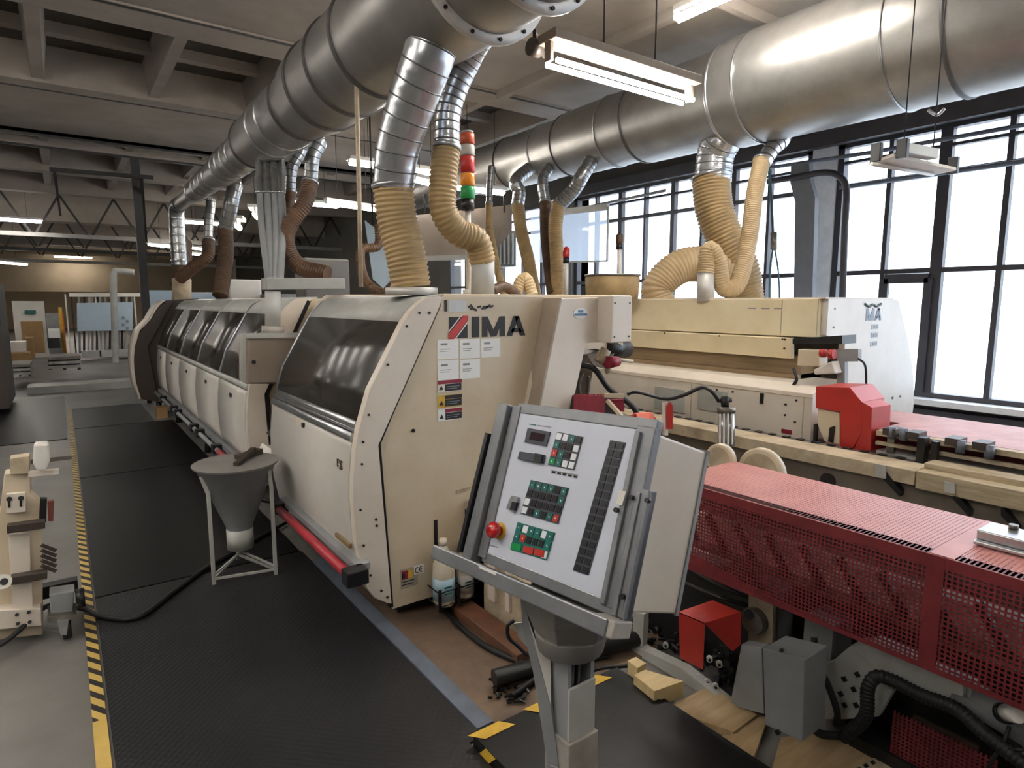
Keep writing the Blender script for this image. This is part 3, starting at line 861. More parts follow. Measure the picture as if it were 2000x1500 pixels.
# small unit above the guard
obj('top_bracket', MB().prism(pxpoly([(1548, 662), (1645, 655), (1645, 672), (1548, 672)], X=4.45), (.2, 0, 0)), darkmetal, m2)
obj('sensor_box', MB().prism(pxpoly([(1559, 682), (1600, 684), (1600, 716), (1557, 714)], X=4.4), (.12, 0, 0)), cream, m2, .004)
obj('red_knob', MB().cyl(at(1620, 692, X=4.35), at(1630, 692, X=4.35), .035).cyl(at(1603, 690, X=4.35), at(1612, 690, X=4.35), .03), redbright, m2)
obj('valve_block', MB().prism(pxpoly([(1588, 722), (1625, 705), (1632, 730), (1590, 732)], X=4.4), (.1, 0, 0)), offwhite, m2, .01)
obj('side_bracket', MB().prism(pxpoly([(1634, 682), (1676, 682), (1676, 706), (1650, 706), (1650, 750), (1634, 750)], X=4.5), (.05, 0, 0)), greypaint, m2)
obj('hoses', MB().tube(smoothpath([at(1550, 720, X=4.4), at(1556, 740, X=4.38), at(1550, 752, X=4.4)]), .012, 8).tube(smoothpath([at(1676, 700, X=4.5), at(1690, 715, X=4.5), at(1692, 760, X=4.5)]), .008, 8), darkmetal, m2)
# ------------------------------------------------------------------ track beam of the second half
tb = thing('track_beam', 'long brown grey machine bed with cream rail running behind the near red mesh cover', 'machine bed', (3.6, 2, 0))
obj('bed_plate', MB().box(3.65, 3.70, -2, 4.6, .0, .60), mat('brown_grey_paint', '#71675B', .6, scale=4, dirt='#645A4F'), tb)
obj('cream_rail', MB().box(3.60, 3.80, 1.35, 4.6, .585, .665), cream_dusty, tb, .004)
obj('timber_rail', MB().box(3.59, 3.72, -2, 1.34, .575, .67).box(3.68, 3.80, -2, 1.34, .64, .70), mat('worn_tan_rail', '#B5A58A', .55, scale=9, dirt='#948468', stretch=(1, .4, 4)), tb, .004)
obj('feed_chain', MB().box(3.82, 3.87, -2, 4.6, .0, .66).box(3.95, 4.15, 2.25, 4.6, .0, .55), steel, tb)
ck = MB()
for i in range(60): ck.box(3.825, 3.865, -1.9 + i * .10, -1.86 + i * .10, .66, .668)
obj('chain_pads', ck, darkmetal, tb)
obj('round_hole', MB().cyl(at(1618, 938, X=3.652), at(1618, 938, X=3.652) + Vector((-.012, 0, 0)), .045, seg=20), black, tb)
for (x, y) in ((1733, 925), (1868, 963), (1962, 995)):
    obj('slanted_bracket', MB().prism(pxpoly([(x, y - 6), (x + 5, y - 6), (x + 34, y + 32), (x + 32, y + 42), (x, y + 8)], X=3.64), (-.05, 0, 0)), darkmetal, tb)
objs('fixing_plate', MB().prism(pxpoly([(1711, 905), (1731, 909), (1731, 935), (1711, 930)], X=3.588), (-.01, 0, 0)).prism(pxpoly([(1846, 940), (1866, 944), (1866, 964), (1846, 960)], X=3.588), (-.01, 0, 0)), greylight, tb)
# rollers rail with dark clamps behind
rl = thing('roller_rail', 'pale guide rail with dark clamps and blue grey rollers in front of the pink cover', 'rail', (4.0, 1, 0))
obj('rail', MB().box(3.93, 3.99, -2, 1.70, .755, .785).box(3.93, 3.96, -2, 1.70, .70, .72), cream_dusty, rl)
for (x, y) in ((1743, 830), (1788, 838), (1866, 850), (1920, 858)):
    c = at(x, y, X=3.92)
    obj('clamp', MB().box(3.88, 3.99, c.y - .035, c.y + .035, .775, .815), darkbrown, rl)
for (x, y) in ((1742, 845), (1765, 848), (1876, 872), (1932, 882)):
    c = at(x, y, X=3.9)
    obj('roller', MB().cyl((3.90, c.y, c.z - .035), (3.90, c.y, c.z + .035), .022), bluegrey, rl)
c = at(1802, 860, X=3.86); obj('clamp_block', MB().box(3.84, 3.9, c.y - .02, c.y + .02, .62, .80).box(3.84, 3.88, c.y - .08, c.y - .05, .66, .79), darkmetal, rl)
for y in (-1.5, 0.2, 1.6): obj('rail_post', MB().box(3.94, 3.97, y, y + .04, .66, .76), steel, rl)
ed = MB().box(3.95, 4.15, -2, 1.7, 0, .66)
obj('under_table', ed, greylight, rl)
pc = thing('feed_cover', 'dusty pink feed cover below the window sill, right of the white end plate', 'machine cover', (4.4, 1, 0))
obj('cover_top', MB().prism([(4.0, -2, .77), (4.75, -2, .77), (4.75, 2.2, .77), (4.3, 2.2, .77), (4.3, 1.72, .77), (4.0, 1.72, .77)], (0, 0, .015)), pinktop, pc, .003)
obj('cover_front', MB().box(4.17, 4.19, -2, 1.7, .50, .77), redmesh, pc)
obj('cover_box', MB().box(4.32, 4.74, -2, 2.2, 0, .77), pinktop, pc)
# ------------------------------------------------------------------ red mesh covered conveyor in front
def lattice(mb, o, ux, uy, w, h, p, bar, th):
    """sheet with square holes made of crossing strips, o = corner, ux/uy = unit directions"""
    o = Vector(o); ux = Vector(ux); uy = Vector(uy); n = ux.cross(uy)
    def strip(a, b, wid, t, off):
        mb.bar(a + n * off, b + n * off, wid, t, n)
    k = int(w / p)
    for i in range(k + 1):
        strip(o + ux * (i * p), o + ux * (i * p) + uy * h, bar, th, 0)
    k = int(h / p)
    for i in range(k + 1):
        strip(o + uy * (i * p), o + uy * (i * p) + ux * w, bar, th, .0002)


g1 = thing('mesh_guard', 'long dark red perforated steel cover over the near conveyor at the right', 'machine guard', (2.1, .6, .5))
XF = 1.90; XB = 2.33; ZT = .862; YA = 1.58; YB = -.75
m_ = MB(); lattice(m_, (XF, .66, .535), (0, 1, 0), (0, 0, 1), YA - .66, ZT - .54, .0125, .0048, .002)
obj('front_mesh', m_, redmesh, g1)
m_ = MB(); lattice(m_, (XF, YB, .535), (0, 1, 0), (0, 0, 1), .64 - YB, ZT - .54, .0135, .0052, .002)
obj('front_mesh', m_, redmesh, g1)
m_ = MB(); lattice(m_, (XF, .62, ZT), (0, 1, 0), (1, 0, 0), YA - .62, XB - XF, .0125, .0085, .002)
obj('top_mesh', m_, sheenmesh, g1)
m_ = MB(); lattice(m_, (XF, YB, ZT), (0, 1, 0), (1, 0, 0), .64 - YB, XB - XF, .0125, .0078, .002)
obj('top_mesh', m_, sheenmesh, g1)
objs('edge_strip', MB().box(XF - .003, XF + .003, .62, .665, .53, ZT - .001).box(XF - .002, XF + .002, YB, YA, .525, .54).box(XF - .0022, XF + .0022, YB, YA, ZT - .035, ZT - .0005).box(XF - .002, XF + .04, YB, YA, ZT - .002, ZT + .001), redmesh, g1)
obj('solid_skirt', MB().prism([(XF + .0, .80, .53), (XF, 1.56, .53), (XF, 1.56, .60), (XF, 1.2, .56)], (.004, 0, 0)), redmesh, g1)
cv = thing('conveyor_bed', 'cream conveyor bed seen through the holes of the dark red mesh cover', 'conveyor', (2.1, .6, .5))
obj('bed', MB().box(2.02, 2.30, YB, 1.55, .56, .70).box(2.05, 2.28, YB, 1.55, .745, .775), cream_light, cv, .004)
obj('belt', MB().box(2.0, 2.30, YB, 1.5, .80, .815), mat('pale_belt', '#BFB09A', .6, scale=8), cv)
rs_ = MB()
for i in range(18):
    y = YB + .1 + i * .125
    rs_.bar((1.96, y, .62), (1.96, y + .08, .74), .02, .02, (1, 0, 0))
obj('support_braces', rs_, darkmetal, cv)
obj('rail', MB().box(1.94, 2.0, YB, 1.55, .76, .785).box(1.95, 2.0, YB, 1.55, .60, .615), steel, cv)
obj('leg', MB().box(2.1, 2.2, -.3, -.2, 0, .56), greypaint, cv)
obj('leg', MB().box(2.1, 2.2, 1.2, 1.3, 0, .56), greypaint, cv)
sb = thing('silver_profile', 'aluminium profile lying on top of the red mesh cover at the right edge', 'metal profile', (2.13, .3, ZT))
obj('profile', MB().box(2.06, 2.20, -.4, .61, .866, .878).box(2.08, 2.19, -.4, .61, .878, .905), alu, sb, .003)
obj('screw', MB().cyl((2.17, .55, .905), (2.17, .55, .918), .012), steel, sb)
obj('top_joint_strip', MB().box(XF, XB, .60, .66, ZT - .001, ZT + .0022), sheenmesh, g1)
# machinery under the red mesh
um = thing('drive_unit', 'dark drive unit full of black chain links and round fittings under the red mesh cover', 'machine drive', (2.0, 1.2, 0))
obj('bed_flange', MB().prism(pxpoly([(1170, 1222), (1176, 1218), (1252, 1268), (1330, 1305), (1420, 1375), (1440, 1400), (1425, 1402), (1300, 1320)], X=1.96), (.05, 0, 0)), greylight, um)
obj('bed_flange_post', MB().prism(pxpoly([(1235, 1195), (1258, 1200), (1255, 1262), (1275, 1285), (1238, 1258)], X=1.97), (.03, 0, 0)), greylight, um)
dk = MB(); rnd = random.Random(3)
for i in range(150):
    t = rnd.random(); x = 1185 + t * 290; yy = 1215 + t * 120 + (rnd.random() - .5) * 95
    if x > 1310 and yy < 1200: continue
    c = at(x, yy, X=2.04 + rnd.random() * .1)
    r = .006 + rnd.random() * .012
    if rnd.random() < .5: dk.cyl(c, c + Vector((-.03, 0, 0)), r, seg=8)
    else: dk.bar(c, c + Vector((-.02, (rnd.random() - .5) * .05, (rnd.random() - .5) * .05)), r * 1.3)
tag(obj('chain_links', dk, black, um), kind='stuff')
obj('housing', MB().prism(pxpoly([(1185, 1190), (1300, 1085), (1480, 1120), (1480, 1330), (1440, 1385), (1330, 1300)], X=2.16), (.12, 0, 0)), blackrub, um)
for (x, y) in ((1345, 1312), (1363, 1323), (1382, 1334), (1398, 1343), (1386, 1289), (1405, 1299), (1300, 1262)):
    c = at(x, y, X=1.99)
    f_ = obj('fitting', MB().cyl(c, c + Vector((.012, .010, 0)), .012), mat('fitting_white', '#C9C7C2', .4) if 'fitting_white' not in MATS else MATS['fitting_white'], um)
    obj('fitting_center', MB().cyl(c + Vector((-.002, -.0017, 0)), c, .006, seg=10), darkmetal, f_)
for (a, b, cc) in (((1345, 1110), (1420, 1150), (1480, 1170)), ((1340, 1140), (1400, 1165), (1470, 1185)), ((1420, 1120), (1470, 1130), (1500, 1190)), ((1350, 1095), (1380, 1100), (1410, 1125))):
    obj('pneumatic_hose', MB().tube(smoothpath([at(*a, X=2.1), at(*b, X=2.02), at(*cc, X=2.1)]), .010, 8), black, um)
obj('bracket_plate', MB().prism(pxpoly([(1462, 1158), (1510, 1170), (1508, 1255), (1462, 1270)], X=2.05), (.02, 0, 0)), cream_dusty, um)
obj('clamp_ring', MB().lathe([(0, .045), (.004, .045), (.008, .05), (.03, .05)], at(1468, 1215, X=2.02), (1, 0, 0)), steel, um)
objs('bolt', MB().cyl(at(1463, 1200, X=2.01), at(1463, 1200, X=2.03), .018).cyl(at(1457, 1262, X=2.01), at(1457, 1262, X=2.03), .012), black, um)
rc = thing('red_cover', 'small bright red folded steel cover beside the control console', 'machine guard', at(1385, 1250, X=1.86))
A, B, C_, D_ = at(1325, 1195, X=1.86), at(1377, 1217, X=1.86), at(1447, 1195, X=1.97), at(1392, 1172, X=1.98)
obj('top_plate', MB().prism([A, B, C_, D_], (0, 0, -.004)), redbright, rc)
A2, B2 = at(1328, 1285, X=1.86), at(1373, 1308, X=1.86)
obj('front_plate', MB().prism([A, B, B2, A2], (.004, .002, 0)), red, rc)
C2, B3 = at(1447, 1258, X=1.97), at(1432, 1272, X=1.955)
obj('side_plate', MB().prism([B, C_, C2, B3], (-.002, .004, 0)), red, rc)
# grey boxes and frame below the mesh
gb = thing('machine_stand', 'grey painted support frame and terminal box under the red mesh cover', 'machine frame', (2.0, .8, 0))
obj('terminal_box', MB().prism(pxpoly([(1489, 1266), (1572, 1288), (1567, 1450), (1494, 1416)], X=1.82), (.14, 0, 0)), greypaint, gb, .004)
obj('terminal_box_side', MB().prism(pxpoly([(1448, 1258), (1488, 1266), (1492, 1395), (1425, 1378)], X=1.97), (.05, 0, 0)), greypaint, gb, .003)
objs('bolt', MB().cyl(at(1529, 1269, X=1.83), at(1529, 1269, X=1.82) - Vector((.01, 0, 0)), .006).cyl(at(1521, 1429, X=1.82), at(1521, 1429, X=1.82) - Vector((.01, 0, 0)), .008), black, gb)
obj('gusset_plate', MB().prism(pxpoly([(1575, 1300), (1625, 1292), (1660, 1262), (1700, 1262), (1720, 1330), (1745, 1350), (1715, 1400), (1650, 1405), (1580, 1405)], X=2.05), (.03, 0, 0)), greylight, gb, .002)
for (x, y) in ((1647, 1321), (1672, 1312), (1665, 1341), (1640, 1350), (1648, 1372), (1670, 1372)):
    c = at(x, y, X=2.05); obj('slot_hole', MB().bar(c - Vector((.003, 0, 0)), c - Vector((.003, .010, .012)), .014, .006, (1, 0, 0)), black, gb)
obj('cross_beam', MB().prism(pxpoly([(1660, 1262), (1700, 1256), (1895, 1345), (1895, 1392), (1740, 1332)], X=2.02), (.08, 0, 0)), greylight, gb, .003)
obj('beam_end', MB().prism(pxpoly([(1853, 1325), (1880, 1335), (1880, 1360), (1853, 1352)], X=1.99), (.03, 0, 0)), greylight, gb)
obj('beam_tube', MB().tube([at(1870, 1345, X=2.06), at(2030, 1440, X=2.06)], .045, 16), greypaint, gb)
obj('inner_block', MB().prism(pxpoly([(1575, 1315), (1592, 1318), (1592, 1390), (1575, 1392)], X=1.95), (.05, 0, 0)), greylight, gb)
objs('column', MB().box(2.06, 2.2, .98, 1.08, 0, .45).box(2.06, 2.2, .35, .45, 0, .36), greypaint, gb)
obj('added_dark_backing', MB().box(2.30, 2.42, -.6, 1.55, .14, .53).box(2.24, 2.42, -.6, 1.5, 0, .14), truss_dk, gb)  # added dark block so the space behind the frame reads black
# red lower mesh and dark floor rail
lm = thing('lower_mesh_guard', 'small dark red perforated panel low behind the black hoses', 'machine guard', at(1790, 1400, X=2.12))
m_ = MB(); a_ = at(1740, 1440, X=2.12); lattice(m_, (2.12, a_.y - .28, a_.z - .05), (0, 1, 0), (0, 0, 1), .28, .15, .0125, .006, .002)
obj('mesh_panel', m_, redmesh, lm)
obj('back_plate', MB().box(2.14, 2.15, a_.y - .23, a_.y - .05, a_.z - .05, a_.z + .10), darkbrown, lm)
obj('floor_frame', MB().box(2.1, 2.20, -.5, a_.y + .12, 0.0, a_.z - .05), darkmetal, lm)
for nm, pts, r, lab in (('corrugated_conduit', [(1648, 1440), (1690, 1400), (1695, 1345), (1712, 1322), (1745, 1330), (1800, 1358), (1868, 1385), (1920, 1430), (2010, 1500)], .020, 'thick black corrugated conduit looping over the grey frame at lower right'),
                        ('black_hose', [(1590, 1245), (1595, 1290), (1618, 1340), (1635, 1390), (1633, 1415)], .011, 'thin black hose hanging beside the grey terminal box'),
                        ('black_hose', [(1640, 1437), (1600, 1432), (1575, 1405), (1560, 1402)], .014, 'short black hose lying behind the foot of the terminal box'),
                        ('black_wire', [(1870, 1395), (1930, 1440), (1975, 1462), (2020, 1466)], .004, 'thin black wire below the thick conduit at the right edge'),
                        ('black_wire', [(1972, 1418), (1960, 1450), (1935, 1490), (1925, 1520)], .005, 'black wire hanging from the white sensor at the right edge')):
    P_ = [at(x, y, X=1.98 - .02 * math.sin(i)) for i, (x, y) in enumerate(pts)]
    single(nm, hosemesh(P_, r, pitch=.012, amp=.08, seg=12) if r > .015 else MB().tube(smoothpath(P_), r, 8), blackrub, lab, 'cable')
sn = thing('sensor', 'white capped sensor hanging under the mesh cover at the right edge', 'sensor', at(1972, 1400, X=1.96))
obj('sensor_cap', MB().cyl(at(1965, 1392, X=1.96), at(1988, 1398, X=1.92), .022, .018), offwhite, sn)
obj('sensor_collar', MB().cyl(at(1958, 1392, X=1.97), at(1966, 1394, X=1.96), .026), black, sn)
# boards on the floor
def board(pts, z, th, m, label, name='wooden_board'):
    return single(name, MB().prism(pxpoly(pts, Z=z), (0, 0, -th)), m, label, 'board')


board([(1238, 1318), (1260, 1308), (1335, 1330), (1278, 1350)], .09, .07, woodlight, 'short light wooden block with sawn end beside the black platform', 'wooden_block')
board([(1226, 1290), (1242, 1283), (1262, 1295), (1245, 1305)], .09, .06, woodlight, 'tiny light wooden block under the grey bed flange', 'wooden_block')
board([(1300, 1382), (1385, 1340), (1480, 1395), (1432, 1430)], .03, .025, wood, 'pale plywood board on the floor below the red cover')
board([(1440, 1432), (1480, 1392), (1500, 1402), (1468, 1490), (1390, 1440)], .022, .02, wood, 'plywood sheet with a dark cut edge left of the terminal box foot')
board([(1525, 1440), (1650, 1425), (1735, 1468), (1690, 1540), (1505, 1510)], .03, .025, wood, 'large pale plywood board at the bottom right with slots near it')
gr = thing('slotted_plate', 'pale slotted plate on the floor at the bottom right edge', 'plate', at(1720, 1500, Z=.03))
obj('plate', MB().prism(pxpoly([(1650, 1510), (1740, 1462), (1800, 1505), (1740, 1545)], Z=.035), (0, 0, -.03)), cream_dusty, gr)
for i in range(6):
    x = 1672 + i * 13.5; y = 1500 - i * 6.2
    obj('slot', MB().prism(pxpoly([(x, y), (x + 7, y - 3), (x + 12, y + 3), (x + 5, y + 6)], Z=.0362), (0, 0, -.001)), black, gr)
single('steel_channel', MB().box(1.745, 1.765, .1, 1.70, .0, .045), blackrub, 'black rubber edged strip along the far side of the platform', 'floor strip')
cl2 = MB()
for i, (a, b) in enumerate((((1190, 1280), (1000, 1360)), ((1170, 1330), (1010, 1345)), ((1230, 1300), (1060, 1380)))):
    p0 = at(*a, Z=.03); p1 = at(*b, Z=.02); mid = (p0 + p1) / 2 + Vector((.03 * i, .05, .01))
    single('floor_cable', MB().tube(smoothpath([p0, mid, p1]), .012 - .002 * i, 8), blackrub, ['thick black cable on the floor behind the console post', 'middle black cable behind the console post', 'thinner black cable nearest the platform edge'][i], 'cable')
single('steel_shaft', MB().tube([at(965, 1325, Z=.05), at(1250, 1245, Z=.06)], .035, 14), darkmetal, 'dark steel shaft lying on the floor behind the console post', 'steel shaft')
sc_ = MB()
for i in range(40):
    c = at(960 + random.random() * 75, 1310 + random.random() * 65, Z=.015); sc_.bar(c, c + Vector(((random.random() - .5) * .05, (random.random() - .5) * .05, .006)), .008)
single('metal_scraps', sc_, darkmetal, 'litter of small dark scraps on the brown floor behind the console post', 'scraps', kind='stuff')
# ------------------------------------------------------------------ control console
aC = math.radians(20); yC = math.radians(6); rC = math.radians(2.2)
uC = Vector((math.sin(yC), -math.cos(yC), 0)); bC = Vector((math.cos(yC), math.sin(yC), 0))
upC = Vector((0, 0, 1)) * math.cos(aC) + bC * math.sin(aC)
inC = uC.cross(upC) * -1
uR = uC * math.cos(rC) + upC * math.sin(rC); upR = upC * math.cos(rC) - uC * math.sin(rC); inR = upR.cross(uR)
if inR.x < 0: inR = -inR
c0 = at(1100, 975, d=1.6)
MC = Matrix((uR, inR, upR)).transposed().to_4x4(); MC.translation = c0
cons = thing('control_console', 'tilted grey control console with key pads and red stop button, standing on a post', 'control console', M=MC)


def L(name, mb, m, parent=cons, bevel=0.0): return obj(name, mb, m, parent, bevel, local=True)


# local axes: x right along the panel, y into the box, z up the slope
W2 = .20; H2 = .19
L('cabinet', MB().box(-.262, .232, .02, .25, -.213, .203), consbeige, bevel=.006)
L('cabinet_edge', MB().box(.230, .236, .240, .254, -.216, .206).box(-.262, .236, .240, .254, .196, .207), greypaint)
fr_ = MB()
fr_.box(-.245, .235, -.002, .022, .205, .235)
fr_.box(-.245, .235, -.002, .022, -.225, -.195)
fr_.box(.182, .235, -.006, .022, -.21, .215)
fr_.box(-.262, -.228, -.006, .022, -.215, .225)
L('frame', fr_, consgrey, bevel=.003)
L('frame_rail', MB().box(.186, .200, -.016, -.004, -.205, .20).box(.222, .236, -.016, -.004, -.22, .06), consgrey, bevel=.002)
L('side_rail', MB().box(-.325, -.312, -.03, .02, -.22, .13), black)
L('side_rail_grey', MB().box(-.308, -.268, -.022, .02, -.235, .225), consgrey, bevel=.004)
L('hinge', MB().box(.232, .262, -.01, .012, -.22, .07).box(.255, .262, -.02, .01, -.22, .07), consgrey, bevel=.002)
panel = L('panel', MB().box(-.228, .182, .0, .012, -.197, .205), panelwhite)


def pxl(x, y, dz=0.0):
    """photo pixel -> local panel coordinates"""
    r = px_ray(x, y); t = (c0 - CAMP).dot(inR) / r.dot(inR); q = CAMP + r * t - c0
    return q.dot(uR), q.dot(upR)


def quad(name, pts, m, parent=panel, t=.003, y=-.001, bevel=0):
    q = [pxl(850 + x / 3.19, 780 + z / 3.19) for x, z in pts]
    mb = MB().prism([(a, y, b) for a, b in q], (0, -t, 0))
    return obj(name, mb, m, parent, bevel, local=True)


def grid(name, tl, tr, br, bl, cols, rows, cell, base=keygrey):
    pad = quad(name, [tl, tr, br, bl], base, t=.002)
    for j in range(rows):
        for i in range(cols):
            ch = cell[j][i]
            if ch == '.': continue
            def P(u, v):
                return tuple((1 - u) * (1 - v) * a + u * (1 - v) * b + u * v * c + (1 - u) * v * d for a, b, c, d in zip(tl, tr, br, bl))
            u0, u1 = (i + .12) / cols, (i + .88) / cols; v0, v1 = (j + .12) / rows, (j + .88) / rows
            m = {'w': keywhite, 't': teal, 'r': redbright, 'k': black, 'g': greenlens, 'd': darkmetal}[ch]
            q = [pxl(850 + x / 3.19, 780 + z / 3.19) for x, z in (P(u0, v0), P(u1, v0), P(u1, v1), P(u0, v1))]
            k_ = obj('key', MB().prism([(a, -.003, b) for a, b in q], (0, -.002, 0)), m, pad, 0, local=True)
            if ch in 'trg' :
                cx = sum(a for a, b in q) / 4; cz = sum(b for a, b in q) / 4
                # small pictogram
                k_.data.materials.append(keywhite)
                bmm = bmesh.new(); bmm.from_mesh(k_.data)
                vs = [bmm.verts.new((cx + dx, -.0053, cz + dz_)) for dx, dz_ in ((-.0022, -.0025), (.0022, -.0025), (.0022, -.0012), (-.0008, .0025), (-.0022, .0025))]
                ff = bmm.faces.new(vs); ff.material_index = 1; bmm.to_mesh(k_.data); bmm.free()
    return pad


grid('keypad', (765, 203), (925, 235), (868, 442), (706, 408), 4, 4, ['wwtd', 'tddw', 'rtdw', 'gtww'])
grid('keypad', (600, 503), (835, 553), (768, 775), (535, 712), 6, 4, ['ttttdt', 'dddddt', 'wddddd', 'wdtdtr'])
grid('keypad', (518, 765), (750, 832), (698, 1003), (472, 935), 6, 3, ['twttwt', 'trdddt', '.....w'], teal)
for (u, m) in ((475, greenlens), (552, redbright), (622, redbright)):
    quad('wide_key', [(u + 10, 893 + (u - 475) * .25), (u + 70, 908 + (u - 475) * .25), (u + 62, 950 + (u - 475) * .25), (u + 2, 933 + (u - 475) * .25)], m, t=.005)
grid('key_strip', (1095, 255), (1190, 270), (957, 1097), (862, 1065), 2, 16, ['kk'] * 16, keygrey)
d1 = quad('display', [(583, 180), (722, 205), (697, 293), (563, 268)], keygrey, t=.004)
quad('display_window', [(608, 205), (695, 220), (680, 268), (594, 252)], lcd, d1, t=.001, y=-.0055)
quad('meter', [(540, 328), (690, 350), (680, 402), (525, 374)], keygrey, t=.008)
quad('meter_end', [(640, 340), (686, 348), (678, 398), (628, 392)], black, t=.012)
quad('key_switch', [(490, 600), (530, 612), (505, 706), (455, 682)], alu, t=.008)
quad('switch_slot', [(495, 640), (525, 645), (508, 695), (480, 690)], black, t=.010)
quad('printed_line', [(590, 152), (630, 158), (628, 164), (588, 158)], teal, t=.0005)
quad('printed_line', [(640, 160), (725, 172), (723, 177), (638, 165)], printgrey, t=.0005)
quad('printed_line', [(725, 440), (890, 470), (888, 476), (723, 447)], printgrey, t=.0005)
for i in range(5): quad('pictogram', [(730 + i * 34, 446 + i * 7), (752 + i * 34, 450 + i * 7), (748 + i * 34, 462 + i * 7), (726 + i * 34, 458 + i * 7)], darkmetal, t=.0007)
quad('printed_line', [(340, 905), (395, 920), (393, 926), (338, 911)], printgrey, t=.0005)
quad('small_tag', [(1180, 575), (1222, 582), (1196, 668), (1160, 660)], offwhite, cons, t=.004, y=-.018)
x, z = pxl(850 + 405 / 3.19, 780 + 820 / 3.19)
es = L('stop_button', MB().lathe([(0, .014), (.012, .014), (.014, .022), (.026, .023), (.034, .018), (.038, .006)], (x, -.004, z), (0, -1, 0)), mat('stop_red', '#B5161B', .25, coat=.5), panel)
L('yellow_collar', MB().cyl((x, -.0005, z), (x, -.004, z), .0235), yellow, panel)
for (px_, py_) in ((1162, 697), (1255, 620), (1355, 637), (1198, 1230)):
    x, z = pxl(850 + px_ / 3.19, 780 + py_ / 3.19)
    L('bolt', MB().cyl((x, -.014, z), (x, -.026, z), .006, seg=10), black)
# tray along the bottom
L('tray', MB().box(-.405, .245, -.05, .02, -.262, -.235).box(-.405, .245, -.056, -.048, -.262, -.222), consgrey, bevel=.004)
L('tray_end', MB().box(.20, .262, -.05, .02, -.262, -.222), postgrey, bevel=.004)
L('tray_label', MB().box(-.19, -.12, -.057, -.056, -.232, -.226), offwhite)
# neck, post and legs in world space
nk = MB()
pb = Vector((1.04, 1.175, 0))
nk.tube([pb + Vector((0, 0, .80)), pb + Vector((0, 0, .745)), pb + Vector((0, 0, .68)), pb + Vector((0, 0, .67))], [.125, .12, .095, .085], 6, smooth=False)
nk.cyl(pb + Vector((0, 0, .69)), pb + Vector((0, 0, .635)), .100, .088, 20)
obj('neck', nk, mat('neck_grey', '#77736E', .5), cons, .004)
pst = MB()
for sx in (-1, 1):
    pst.box(pb.x + .02 * sx - .006 + .02 * sx, pb.x + .02 * sx + .006 + .02 * sx, pb.y - .045, pb.y + .035, .06, .65)
obj('post_channel', pst.box(pb.x - .04, pb.x + .04, pb.y + .03, pb.y + .04, .06, .65), greypaint, cons)
obj('post_front', MB().box(pb.x - .046, pb.x + .046, pb.y - .052, pb.y - .044, .405, .555), greylight, cons, .002)
obj('post_foot', MB().box(pb.x - .052, pb.x + .052, pb.y - .06, pb.y + .04, .06, .405), postgrey, cons, .003)
objs('post_cable', MB().tube([pb + Vector((-.015, -.02, .05)), pb + Vector((-.012, -.02, .62))], .009, 8).tube([pb + Vector((.012, -.02, .05)), pb + Vector((.010, -.02, .62))], .009, 8), black, cons)
q0 = at(1030, 1150, d=1.74); 
lgp = [at(1014, 1150, d=1.66), at(1025, 1150, d=1.66), at(1033, 1215, d=1.66), at(1075, 1375, d=1.66), at(1092, 1500, d=1.66), at(1070, 1500, d=1.66), at(1040, 1310, d=1.66), at(1020, 1225, d=1.66)]
obj('brace_leg', MB().prism(lgp, RT * .012 + FW * .03), greypaint, cons, .002)
obj('brace_plate', MB().prism([at(1030, 1205, d=1.655), at(1050, 1262, d=1.655), at(1076, 1270, d=1.655), at(1076, 1378, d=1.655)], FW * .006), offwhite, cons)
obj('base_plate', MB().box(pb.x - .18, pb.x + .18, pb.y - .18, pb.y + .18, .0515, .062), postgrey, cons, .003)
obj('brace_foot', MB().bar(at(1082, 1490, d=1.67), Vector((pb.x - .10, pb.y + .05, .06)), .03, .03), greypaint, cons)
# clamp behind console
cb_ = thing('hose_hook', 'black hook with cable on the grey post bracket beside the skirt', 'hook', at(1010, 1230, d=1.95))
obj('hook', MB().tube(smoothpath([at(1005, 1212, d=1.9), at(992, 1222, d=1.9), at(994, 1245, d=1.9), at(1012, 1262, d=1.9), at(1030, 1280, d=1.9)]), .006, 8), black, cb_)
obj('bracket', MB().prism([at(1003, 1218, d=1.93), at(1030, 1215, d=1.93), at(1030, 1265, d=1.93), at(1012, 1245, d=1.93)], FW * .008), greylight, cb_)
# ------------------------------------------------------------------ extraction ducts
def duct(name, x, z, prof, m, seams, label, cat='duct', seg=48):
    t = thing(name, label, cat, (x, prof[0][0], z))
    obj('duct_wall', MB().tube([(x, y, z) for y, r in prof], [r for y, r in prof], seg), m, t)
    def R(y):
        for (a, ra), (b, rb_) in zip(prof, prof[1:]):
            if a <= y <= b: return ra + (rb_ - ra) * (y - a) / (b - a)
        return prof[-1][1]
    for y, w, mm in seams:
        r = R(y)
        obj('joint_ring', MB().tube([(x, y - w / 2, z), (x, y - w / 2 + .001, z), (x, y + w / 2 - .001, z), (x, y + w / 2, z)], [r * .99, r + .012, r + .012, r * .99], seg), mm, t)
    return t, R


